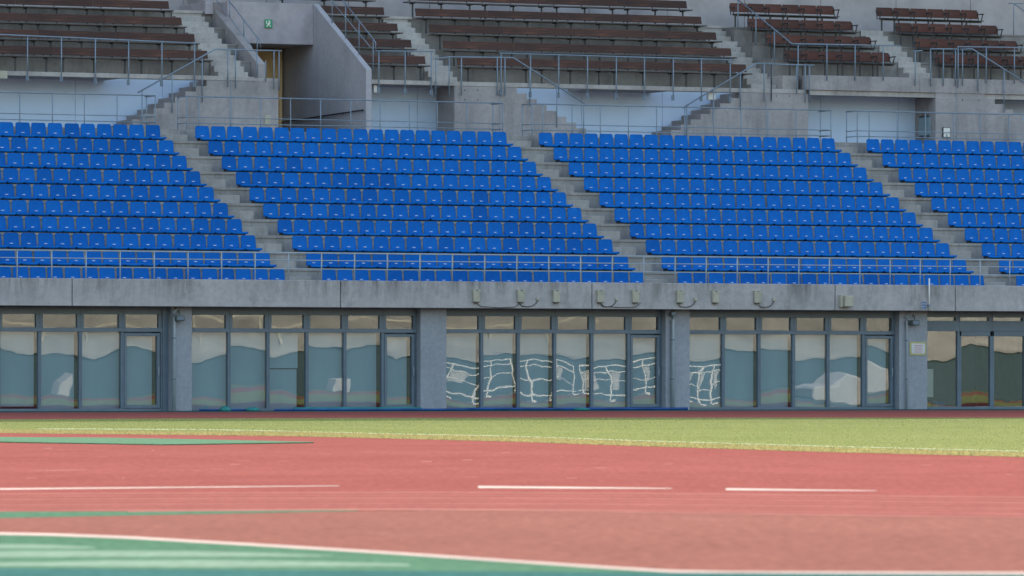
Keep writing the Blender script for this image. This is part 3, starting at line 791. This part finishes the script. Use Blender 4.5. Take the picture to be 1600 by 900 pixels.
slab_rail('grey-blue rail around the parapet before the right group of folding chairs', [(1454, 76.5), (1495, 76.5)], [(1454, 77, 135), (1474, 77, 134), (1493, 77, 134)], False)
slab_rail('long grey-blue rail before the right group of folding chairs', [(1496, 73), (1640, 75)], [(1497, 73, 137), (1541, 73.5, 130), (1585, 74, 131), (1629, 75, 132)], False)
slab_rail('grey-blue rail sloping down to the wall stair at far right', [(1501, 77), (1519, 76.5), (1640, 153)], [(1504, 77, 134), (1528, 83, 143), (1569, 109, 176), (1610, 135, 200)], False)
sx = sVL - 0.12
railing('grey double handrail sloping along the left wall of the tunnel',
        [[P(340, -22, s=sx), P(400, 56, s=sx), P(406, 62, s=sx), P(407, 74, s=sx)], [P(322, -22, s=sx), P(394, 74, s=sx)]],
        [(P(359, 2, s=sx), P(359, 27, s=sx)), (P(381, 30, s=sx), P(381, 56, s=sx)), (P(402, 58, s=sx), P(402, 84, s=sx))], 'rail', 0.018, 0.016)
sx = sVR + 0.10
railing('grey double handrail sloping along the right wall of the tunnel',
        [[P(523, -16, s=sx), P(584, 62, s=sx), P(587, 67, s=sx), P(587, 82, s=sx)], [P(510, -8, s=sx), P(580, 75, s=sx)]],
        [(P(519, -20, s=sx), P(519, 36, s=sx)), (P(540, 6, s=sx), P(540, 60, s=sx)), (P(561, 33, s=sx), P(561, 86, s=sx)), (P(583, 61, s=sx), P(583, 110, s=sx))], 'rail', 0.018, 0.017)
sx = sVR - 0.07
railing('black handrail fixed inside the tunnel on its right wall',
        [[P(437, 191.5, s=sx), P(446, 190, s=sx), P(567, 172, s=sx)]],
        [(P(x, 189 - (x - 446) * 0.15 + 4, s=sVR), P(x, 189 - (x - 446) * 0.15, s=sx)) for x in (470, 503, 536, 567)], 'dark_rail', 0.022, 0.012)
railing('dark rail in the top right corner above the folding chairs',
        [[P(1576, 5, t=15), P(1584, 5, t=15), P(1640, 47, t=15)], [P(1584, 5.3, t=15), P(1640, 6, t=15)]], [(P(1584, 6, t=15), P(1584, 56, t=15)), (P(1620, 33, t=15), P(1620, 58, t=15))], 'rail', 0.02, 0.016)

# ------------------------------------------------------------------ brown benches
BL = 2.44
def bench_meshes(L):
    back = MB().prism_x([(-0.035, 0.565), (-0.02, 0.56), (0.045, 0.79), (0.030, 0.80)], 0.003, L - 0.003).mesh('backrest', M['bench'], bevel=0.004)
    seat = MB().box((0.003, -0.42, 0.470), (L - 0.003, -0.06, 0.505)).mesh('seat', M['plank'], bevel=0.005)
    leg = MB().box((-0.022, -0.25, 0.0), (0.022, -0.21, 0.46)).box((-0.02, -0.40, 0.435), (0.02, -0.04, 0.468)).box((-0.06, -0.30, 0.0), (0.06, -0.16, 0.012)).mesh('leg', M['leg'])
    arm = MB().prism_x([(-0.06, 0.44), (-0.03, 0.44), (0.028, 0.62), (0.02, 0.70), (0.0, 0.62)], -0.015, 0.015).mesh('back_bracket', M['leg'])
    return back, seat, leg, arm
def place_bench(meshes, L, s, t, z, label):
    o = thing('bench', label, 'bench', 'weathered brown benches of the upper tier', (s, t, z))
    back, seat, leg, arm = meshes
    for nm, me_, xs_ in (('backrest', back, (0,)), ('seat', seat, (0,)), ('leg', leg, (0.26, L / 2, L - 0.26)), ('back_bracket', arm, (0.26, L / 2, L - 0.26))):
        for x in xs_:
            c = bpy.data.objects.new(nm, me_); COL.objects.link(c); c.parent = o; c.location = (x, 0, 0)
ROWN = ['front row', 'second row up', 'third row up', 'fourth row up', 'topmost row']
bmesh_std = bench_meshes(BL)
for r in range(4):
    for j in range(4):
        s = 2.80 - BL * (j + 1)
        if 800 + F * (X0 + (s + BL) * CT - (TB1 + r) * SN) / D(s, TB1 + r) < -5: continue
        place_bench(bmesh_std, BL, s, TB1 + r, U1 + UR * r, 'weathered brown bench, leftmost group, %s, %s' % (ROWN[r], 'at its right end' if j == 0 else ORD[j + 1] + ' from its right end'))
for r in range(5):
    L = 9.82 - (sVR2 + 0.02)
    s = sVR2 + 0.02
    if r == 4: s = S(424, TB1 + 4); L = 9.82 - s
    place_bench(bench_meshes(L), L, s, TB1 + r, U1 + UR * r, 'brown bench right of the tunnel, short group, ' + ROWN[r])
LC = (20.62 - 10.86) / 4
cm = bench_meshes(LC)
for r in range(5):
    for j in range(4):
        place_bench(cm, LC, 10.86 + LC * j, TB1 + r, U1 + UR * r, 'weathered brown bench, long centre group, %s, %s from the left' % (ROWN[r], ORD[j + 1]))
# ------------------------------------------------------------------ brown folding chairs
CW = (25.52 - 21.84) / 6
c_back = MB().prism_x([(-0.02, 0.53), (0.0, 0.525), (0.075, 0.80), (0.055, 0.81)], -CW / 2 + 0.018, CW / 2 - 0.018).mesh('backrest', M['chair'], bevel=0.006)
c_seat = MB().box((-CW / 2 + 0.03, -0.42, 0.43), (CW / 2 - 0.03, -0.03, 0.455)).mesh('seat', M['leg'], bevel=0.006)
c_frame = MB().box((-CW / 2, -0.24, 0.385), (CW / 2, -0.19, 0.425)).mesh('seat_frame', M['plank'])
c_leg = MB().box((-0.02, -0.235, 0.0), (0.02, -0.195, 0.39)).box((-0.05, -0.27, 0), (0.05, -0.16, 0.012)).mesh('leg', M['leg'])
c_arm = MB().box((-0.022, -0.34, 0.655), (0.022, 0.04, 0.685)).prism_x([(-0.30, 0.655), (-0.27, 0.655), (-0.17, 0.44), (-0.20, 0.44)], -0.012, 0.012).prism_x([(-0.04, 0.42), (-0.015, 0.42), (0.06, 0.76), (0.035, 0.76)], -0.012, 0.012).mesh('armrest', M['leg'])
for g, (s0, nm) in enumerate(((21.84, 'left chair group'), (27.10, 'right chair group'))):
    for r in range(4):
        for i in range(6):
            s = s0 + CW * (i + 0.5) + (0.0 if g == 0 else -0.02 * r)
            t = TC1 + DC * r
            if 800 + F * (X0 + (s - CW / 2) * CT - t * SN) / D(s, t) > 1600: continue
            o = thing('folding_chair', 'brown wooden folding chair, %s, %s, %s from the left' % (nm, 'top row' if r == 3 else ROWN[r], ORD[i + 1]), 'chair', 'brown wooden folding chairs of the upper tier', (s, t, U1C + URC * r))
            for pn_, me_, xs_ in (('backrest', c_back, (0,)), ('seat', c_seat, (0,)), ('seat_frame', c_frame, (0,)), ('leg', c_leg, (-CW / 2 + 0.06,) if i % 2 else (-CW / 2 + 0.06, CW / 2 - 0.1)), ('armrest', c_arm, (-CW / 2,) if i < 5 else (-CW / 2, CW / 2))):
                for x in xs_:
                    c = bpy.data.objects.new(pn_, me_); COL.objects.link(c); c.parent = o; c.location = (x, 0, 0)

# ------------------------------------------------------------------ boxes, lamps, signs on the walls
def wbox(name, label, cat, x0, y0, x1, y1, t, depth, mat, group=None, bevel=0.01):
    a, b = P(x0, y1, t=t), P(x1, y0, t=t)
    o = MB().box((a.x, t - depth, a.z), (b.x, t - 0.001, b.z)).build(name, M[mat], bevel=bevel)
    return tag(o, label, cat, group)
TFa = -1.2
near = ['farthest left, by the fascia joint', 'second from the left', 'third from the left', 'fourth from the left', 'fifth from the left', 'sixth from the left', 'seventh from the left', 'farthest right']
for i, x in enumerate((743, 812.5, 868, 936.5, 991.5, 1061, 1116.5, 1182)):
    c = P(x, 463 + 0.004 * (x - 743), t=TFa)
    o = thing('junction_box', 'beige upright box on the concrete front wall, ' + near[i], 'box', 'beige boxes along the front wall', tuple(c))
    part(MB().box((c.x - 0.10, TFa - 0.10, c.z - 0.155), (c.x + 0.10, TFa - 0.001, c.z + 0.145)), 'casing', M['beige'], o, bevel=0.012)
    part(MB().box((c.x - 0.105, TFa - 0.11, c.z + 0.10), (c.x - 0.04, TFa - 0.002, c.z + 0.19)).box((c.x + 0.04, TFa - 0.11, c.z + 0.10), (c.x + 0.105, TFa - 0.002, c.z + 0.19)), 'mount_lug', M['beige'], o)
    part(MB().box((c.x - 0.06, TFa - 0.08, c.z - 0.185), (c.x + 0.06, TFa - 0.002, c.z - 0.155)), 'cable_gland', M['cable'], o)
for i, x in enumerate((839.5, 962.5, 1086, 1208.5)):
    c = P(x, 467 + 0.004 * (x - 839), t=TFa)
    o = thing('outlet_box', 'tiny pale outlet with a curled cable, between beige boxes, ' + ['leftmost', 'second from left', 'third from left', 'rightmost'][i], 'outlet', 'small cable outlets on the front wall', tuple(c))
    part(MB().box((c.x - 0.04, TFa - 0.06, c.z - 0.04), (c.x + 0.04, TFa - 0.001, c.z + 0.05)), 'casing', M['beige'], o, bevel=0.008)
    w = 0.48 if i % 2 == 0 else 0.42
    part(MB().tube([(c.x, TFa - 0.03, c.z - 0.04), (c.x - 0.05, TFa - 0.03, c.z - 0.12), (c.x - 0.14, TFa - 0.02, c.z - 0.19), (c.x - 0.30, TFa - 0.02, c.z - 0.22), (c.x - w, TFa - 0.02, c.z - 0.20), (c.x - w - 0.05, TFa - 0.03, c.z - 0.15)], 0.013, 6), 'cable', M['cable'], o, smooth=True)
for n_, (xa, xb) in enumerate(((743, 812), (936, 1000))):
    a = P(xa, 473, t=TFa); b = P(xb, 473.5, t=TFa)
    tag(MB().tube([(a.x, TFa - 0.03, a.z), (a.x + 0.15, TFa - 0.02, a.z - 0.10), ((a.x + b.x) / 2, TFa - 0.02, a.z - 0.13), (b.x - 0.15, TFa - 0.02, b.z - 0.11), (b.x, TFa - 0.03, b.z)], 0.010, 6).build('cable', M['cable'], smooth=True),
        'thin dark cable sagging between ' + ['the two leftmost beige boxes', 'the fourth and fifth beige boxes'][n_], 'cable')
c = P(1320, 470.5, t=TFa)
o = thing('speaker_box', 'larger square beige box with a side bracket on the front wall', 'box', None, tuple(c))
part(MB().box((c.x - 0.10, TFa - 0.22, c.z - 0.16), (c.x + 0.17, TFa - 0.06, c.z + 0.15)), 'casing', M['beige'], o, bevel=0.015)
part(MB().box((c.x - 0.20, TFa - 0.12, c.z - 0.17), (c.x - 0.11, TFa - 0.001, c.z + 0.17)).box((c.x - 0.11, TFa - 0.06, c.z - 0.13), (c.x + 0.15, TFa - 0.001, c.z + 0.12)), 'bracket', M['beige'], o)
a, b = P(1452, 435, t=TFa - .05), P(1452, 485, t=TFa - .05)
o = thing('marker_pole', 'slim white pole clamped upright to the front wall', 'pole', None, (a.x, a.y, b.z))
part(MB().tube([b, a], 0.02, 8), 'shaft', M['white'], o, smooth=True)
part(MB().box((a.x - 0.04, TFa - 0.09, b.z + 0.12), (a.x + 0.04, TFa - 0.001, b.z + 0.17)), 'clamp', M['rail'], o)
a, b = P(1439, 484, t=TFa), P(1447.5, 471, t=TFa)
o = thing('notice_plate', 'small pale plate with blue print beside the white pole', 'sign', None, (a.x, TFa, a.z))
part(MB().box((a.x, TFa - 0.012, a.z), (b.x, TFa - 0.001, b.z)), 'plate', M['pillar'], o)
m_ = MB()
for q in range(3): m_.box((a.x + 0.015, TFa - 0.016, b.z - 0.05 - 0.075 * q), (b.x - 0.015, TFa - 0.0125, b.z - 0.015 - 0.075 * q))
part(m_, 'print', M['blue_text'], o)
# pillar notice
a, b = P(1421, 555, t=-0.8), P(1447, 534, t=-0.8)
o = thing('paper_notice', 'white paper notice in a yellow frame on the right pillar', 'notice', None, (a.x, -0.8, a.z))
part(MB().box((a.x, -0.815, a.z), (b.x, -0.801, b.z)), 'frame', M['yellow'], o)
part(MB().box((a.x + 0.06, -0.82, a.z + 0.05), (b.x - 0.05, -0.8155, b.z - 0.05)), 'paper', simple('paper', (0.62, 0.62, 0.66), 0.7, 0.2, 0, 0.03), o)
m_ = MB()
for q in range(4): m_.box((a.x + 0.15, -0.823, b.z - 0.12 - 0.06 * q), (b.x - 0.12 - 0.03 * (q % 2), -0.8205, b.z - 0.105 - 0.06 * q))
part(m_, 'print', M['red_text'], o)
# downpipes and lamps on pillars
for n_, (x, lab) in enumerate(((271.5, 'pale downpipe on the pillar right of the first window bay'), (1051, 'pale downpipe on the pillar right of the third window bay'), (1416.5, 'pale downpipe on the pillar with the yellow-framed notice'))):
    c = P(x, 640, t=-0.88)
    o = thing('downpipe', lab, 'pipe', 'downpipes on the pillars', (c.x, c.y, 0))
    part(MB().tube([(c.x, -0.88, 0.0), (c.x, -0.88, 2.52), (c.x, -0.86, 2.62), (c.x + 0.10, -0.84, 2.72), (c.x + 0.10, -0.84, 2.82)], 0.052 if n_ < 2 else 0.03, 10), 'pipe', M['pipe'], o, smooth=True)
    for z in (0.85, 1.95):
        part(MB().tube([(c.x, -0.88, z), (c.x, -0.88, z + 0.03)], 0.062 if n_ < 2 else 0.04, 10), 'pipe_clip', M['frame'], o)
for x, y, lab in ((280, 497, 'dark floodlight on the pillar right of the first window bay'), (1050, 490, 'small dark lamp at the top of the third pillar'), (1429, 504, 'dark floodlight above the yellow-framed notice')):
    c = P(x, y, t=-0.95)
    o = thing('wall_lamp', lab, 'lamp', 'dark lamps on the pillars', tuple(c))
    k = 0.6 if x == 1050 else 1.0
    part(MB().box((c.x - 0.13 * k, -1.06, c.z - 0.08 * k), (c.x + 0.13 * k, -0.90, c.z + 0.07 * k)), 'casing', M['speaker'], o, bevel=0.03 * k)
    part(MB().box((c.x - 0.10 * k, -1.065, c.z - 0.06 * k), (c.x + 0.10 * k, -1.0605, c.z + 0.05 * k)), 'lens', M['frame'], o)
    part(MB().tube([(c.x, -0.95, c.z + 0.06 * k), (c.x + 0.02, -0.90, c.z + 0.18 * k), (c.x + 0.02, -0.81, c.z + 0.2 * k)], 0.018, 6), 'arm', M['speaker'], o)
c = P(1421, 503, t=-0.86)
tag(MB().box((c.x - 0.05, -0.9, c.z - 0.06), (c.x + 0.04, -0.801, c.z + 0.05)).build('switch_box', M['speaker'], bevel=0.01), 'small dark switch box left of the floodlight above the notice', 'box')
# exit sign on the tunnel header
TX = TH_ + 0.5
c = P(419, 37, t=TH_)
o = thing('exit_sign', 'green and white running-man exit sign above the tunnel door', 'sign', None, tuple(c))
part(MB().box((c.x - 0.115, TH_ - 0.05, c.z - 0.13), (c.x + 0.115, TH_ + 0.001, c.z + 0.13)), 'casing', M['green_sign'], o, bevel=0.006)
pf = MB(); y0, y1 = TH_ - 0.054, TH_ - 0.0505
pf.box((c.x - 0.005, y0, c.z + 0.055), (c.x + 0.04, y1, c.z + 0.095))
pf.prism_y([(c.x - 0.05, c.z + 0.02), (c.x + 0.05, c.z + 0.05), (c.x + 0.05, c.z + 0.025), (c.x + 0.02, c.z - 0.03), (c.x + 0.07, c.z - 0.075), (c.x + 0.055, c.z - 0.095), (c.x - 0.01, c.z - 0.035), (c.x - 0.055, c.z - 0.10), (c.x - 0.08, c.z - 0.095), (c.x - 0.025, c.z - 0.0)], y0, y1)
pf.box((c.x - 0.085, y0, c.z - 0.02), (c.x - 0.06, y1, c.z + 0.09))
part(pf, 'pictogram', M['white'], o)
# boxes high up
wbox('emergency_light', 'small white box at the top of the centre blue wall', 'light box', 1104, 145, 1115.5, 156, TF + 0.25, 0.12, 'white')
wbox('emergency_light', 'small white box beside the tunnel wall under the slab', 'light box', 581.5, 133, 587, 145, TF + 0.25, 0.12, 'white')
wbox('emergency_light', 'small cream box under the slab at the left edge', 'light box', -6, 111, 9.5, 123, TF - 0.02, 0.12, 'beige')
wbox('wall_plate', 'pale square plate on the concrete left of the tunnel mouth', 'plate', 413, 180.5, 422.5, 195, TF, 0.03, 'beige')
a, b = P(1473, 214, t=TF), P(1482.5, 200, t=TF)
o = thing('wall_cabinet', 'small white cabinet on the concrete wall at right', 'cabinet', None, (a.x, TF, a.z))
part(MB().box((a.x - 0.02, TF - 0.05, a.z - 0.02), (b.x + 0.02, TF - 0.001, b.z + 0.02)), 'frame', M['leg'], o)
part(MB().box((a.x, TF - 0.07, a.z + 0.10), (b.x, TF - 0.0505, b.z)), 'door', M['white'], o)
part(MB().box((a.x, TF - 0.07, a.z), (a.x + 0.09, TF - 0.0505, a.z + 0.09)).box((b.x - 0.09, TF - 0.07, a.z), (b.x, TF - 0.0505, a.z + 0.09)), 'lower_panel', M['white'], o)
sH = S(1462, TF)
ya, yb = T(1454.5, sH), T(1437, sH)
z0h, z1h = P(1446, 214, s=sH).z, P(1446, 181, s=sH).z
o = thing('service_hatch', 'blue-grey hatch with dark hinges on the side of the right concrete wall', 'hatch', None, (sH, ya, z0h))
part(MB().box((sH - 0.03, ya, z0h), (sH - 0.001, yb, z1h)), 'panel', M['hatch'], o, bevel=0.006)
m_ = MB(); w_ = (yb - ya)
for q in (0, 1):
    for z in (z0h, z1h - 0.05): m_.box((sH - 0.05, ya + w_ * (0.06 + 0.5 * q), z), (sH - 0.0305, ya + w_ * (0.42 + 0.5 * q), z + 0.05))
part(m_, 'hinge', M['leg'], o)
# joint lines: thin expansion strips on the concrete blocks
for x, y0_, y1_, lab in ((360.5, 125, 205, 'vertical joint strip on the concrete left of the tunnel'), (780.5, 140, 205, 'vertical joint strip on the concrete right of the second upper stair'), (1197, 148, 215, 'vertical joint strip on the concrete left of the right blue wall'), (1494.5, 136, 222, 'vertical joint strip on the concrete wall at right')):
    a, b = P(x, y1_, t=TF), P(x, y0_, t=TF)
    o_ = MB().box((a.x - 0.012, TF - 0.006, a.z), (a.x + 0.012, TF - 0.0005, b.z)).build('joint_strip', M['rail'])
    o_.parent = stand
th_ = MB()
for x, y in ((726, 141), (746.5, 141), (726, 156), (746.5, 156), (1213, 150), (1234, 150), (1504, 156), (1530, 157)):
    q = P(x, y, t=TF); th_ = MB().tube([(q.x, TF - 0.002, q.z), (q.x, TF + 0.003, q.z)], 0.022, 8); o_ = th_.build('tie_hole', M['leg']); o_.parent = stand
# inside the entrance
o = thing('display_board', 'white panel standing just inside the clear glass entrance', 'panel', None, (20.05, 0.3, 0.03))
part(MB().box((19.98, 0.3, 0.35), (20.40, 0.36, 1.16)), 'panel', M['white'], o)
part(MB().box((20.0, 0.20, 0.03), (20.04, 0.46, 0.35)).box((20.34, 0.20, 0.03), (20.38, 0.46, 0.35)), 'leg', M['leg'], o)
tag(MB().box((20.3, 0.0, 0.03), (20.62, 0.3, 0.22)).build('blue_crate', M['blue_cover'], bevel=0.02), 'small blue crate on the floor inside the glass entrance', 'crate')
# covers lying along the foot of the windows
def roll(name, label, cat, s0, s1, h, mat, t=-1.1, seed=1):
    rnd = random.Random(seed); pts = []; n = max(3, int((s1 - s0) / 0.5))
    for i in range(n + 1): pts.append((s0 + (s1 - s0) * i / n, t + rnd.uniform(-0.03, 0.03), h * 0.55 + rnd.uniform(-0.004, 0.004)))
    mb = MB().tube(pts, h * 0.6, 8)
    mb.v = [(x, y, max(0.0, z)) for x, y, z in mb.v]
    tag(mb.build(name, M[mat], smooth=True), label, cat, 'folded covers along the foot of the windows')
roll('rolled_cover', 'dark blue cover rolled out below the second window bay', 'cover', -3.0, -1.3, 0.05, 'blue_cover', seed=2)
roll('rolled_cover', 'teal cover roll lying under the second window bay', 'cover', -0.2, 3.6, 0.09, 'teal_cover', -1.0, 3)
roll('rolled_cover', 'dark blue cover roll in front of the teal one', 'cover', -0.9, 4.9, 0.055, 'blue_cover', -1.3, 4)
roll('rolled_cover', 'long dark blue cover roll under the third window bay', 'cover', 4.95, 11.7, 0.07, 'blue_cover', -1.15, 5)
for i, (s, lab) in enumerate(((-2.3, 'teal lump on the thin blue roll, farthest left'), (-1.5, 'low teal lump just right of the thin blue roll'), (8.4, 'low teal lump on the long blue roll'))):
    bm = bmesh.new(); bmesh.ops.create_icosphere(bm, subdivisions=2, radius=1.0)
    for v in bm.verts: v.co = Vector((v.co.x * (0.17 + 0.05 * i), v.co.y * 0.14, max(-0.2, v.co.z) * (0.12 - 0.03 * i) + 0.02 + random.uniform(-0.004, 0.004)))
    o = bpy.data.objects.new('folded_cover', bm_mesh(bm, 'folded_cover', M['teal_cover'])); COL.objects.link(o); o.location = (s, -1.2, 0)
    tag(o, lab, 'cover', 'folded covers along the foot of the windows')

# ------------------------------------------------------------------ what the windows mirror: the far side of the stadium, behind the camera
opp = thing('opposite_stand', 'long low stand across the stadium, seen mirrored in the windows', 'grandstand', None, (90, -186, 0))
part(MB().box((10, -188, 0), (190, -186, 2.55)), 'lower_wall', simple('dark_teal_wall', (0.050, 0.085, 0.095), 0.7, 0.2, 0, 0.1, 0.2), opp)  # lower wall painted dark blue-green
ub = MB()
for i in range(10): ub.box((10, -188.2 - 0.9 * (i + 1), 2.55 + 0.45 * i), (190, -188.2 - 0.9 * i, 3.1 + 0.45 * i))
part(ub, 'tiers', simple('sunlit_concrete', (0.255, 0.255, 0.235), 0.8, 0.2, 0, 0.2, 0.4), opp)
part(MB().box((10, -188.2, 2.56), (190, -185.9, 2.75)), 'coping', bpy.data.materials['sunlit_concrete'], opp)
mb = MB()
for i in range(34): mb.box((20 + i * 2.4, -189.94, 3.55), (20.09 + i * 2.4, -189.86, 4.6))
mb.box((15, -189.95, 4.55), (102, -189.85, 4.68))
part(mb, 'front_rail', M['beige'], opp)
part(MB().box((10, -200, 7.1), (190, -197.5, 14.0)), 'back_wall', simple('yellow_wall', (0.40, 0.34, 0.20), 0.8, 0.2, 0, 0.15, 0.3), opp)
def frame(s0, lab, w, h, seed):
    """white wheeled frame: double top beam with board, posts, hanging sheets, middle bar and base rail on feet"""
    rnd = random.Random(seed)
    o = thing('equipment_frame', lab, 'frame', 'white frames mirrored in the windows', (s0, -166, 0)); y = -166
    mb = MB().box((s0, y - 0.05, h - 0.07), (s0 + w, y + 0.05, h)).box((s0, y - 0.05, h - 0.40), (s0 + w, y + 0.05, h - 0.34)).box((s0 - 0.3, y - 0.06, 0.30), (s0 + w + 0.2, y + 0.06, 0.37))
    part(mb, 'beam', M['dull_white'], o)
    for i in range(4):
        x = s0 + w * i / 3
        part(MB().box((x - 0.04, y - 0.052, 0.05), (x + 0.04, y + 0.052, h - 0.001)), 'post', M['dull_white'], o)
        part(MB().box((x - 0.16, y - 0.4, 0.0), (x + 0.16, y + 0.4, 0.1)), 'foot', M['dull_white'], o)
    for i in range(3):
        x = s0 + w * i / 3; q = w / 3
        if rnd.random() < 0.7:
            e = x + rnd.uniform(0.2, 0.6) * q; part(MB().prism_y([(x + 0.1, h - 0.42), (e, h - 0.42), (e - 0.1, h - rnd.uniform(0.9, 1.5)), (x + 0.12, h - rnd.uniform(0.9, 1.7))], y - 0.04, y + 0.0), 'sheet', M['tarp'], o)
        a0, b0 = rnd.uniform(0.75, 1.2), rnd.uniform(0.75, 1.3)
        part(MB().tube([(x + 0.05, y, a0), (x + q * 0.5, y, (a0 + b0) / 2 + 0.1), (x + q - 0.05, y, b0)], 0.03, 6), 'middle_bar', M['dull_white'], o)
M['dull_white'] = simple('dull_white_paint', (0.58, 0.57, 0.54), 0.6)
M['tarp'] = simple('grey_tarp', (0.36, 0.36, 0.35), 0.7, 0.2, 0, 0.1)
frame(80.2, 'white equipment frame mirrored at the left of the third window bay', 4.4, 2.1, 3)
frame(85.0, 'white equipment frame mirrored in the middle of the third window bay', 4.6, 2.1, 8)
frame(90.2, 'white equipment frame mirrored at the right of the third window bay', 4.6, 2.05, 5)
frame(96.6, 'white equipment frame mirrored at the left of the fourth window bay', 2.0, 2.15, 11)
tt = MB().prism_y([(105.4, 0.1), (105.2, 0.7), (107.3, 0.9), (108.4, 1.6), (110.6, 1.5), (111.4, 0.8), (111.4, 0.1)], -170, -166)
tag(tt.build('covered_mat', M['tarp'], bevel=0.1), 'pale covered landing mat mirrored in the fourth window bay', 'mat')
tag(MB().prism_y([(57.0, 0), (57.2, 0.7), (57.7, 1.4), (57.8, 0)], -167, -166).build('covered_stack', M['tarp'], bevel=0.05), 'small pale covered stack mirrored in the first window bay', 'cover')
tag(MB().prism_y([(74.4, 0), (74.6, 1.0), (75.3, 1.1), (75.4, 0)], -167, -166).build('covered_stack', M['tarp'], bevel=0.05), 'small pale covered stack mirrored in the second window bay', 'cover')
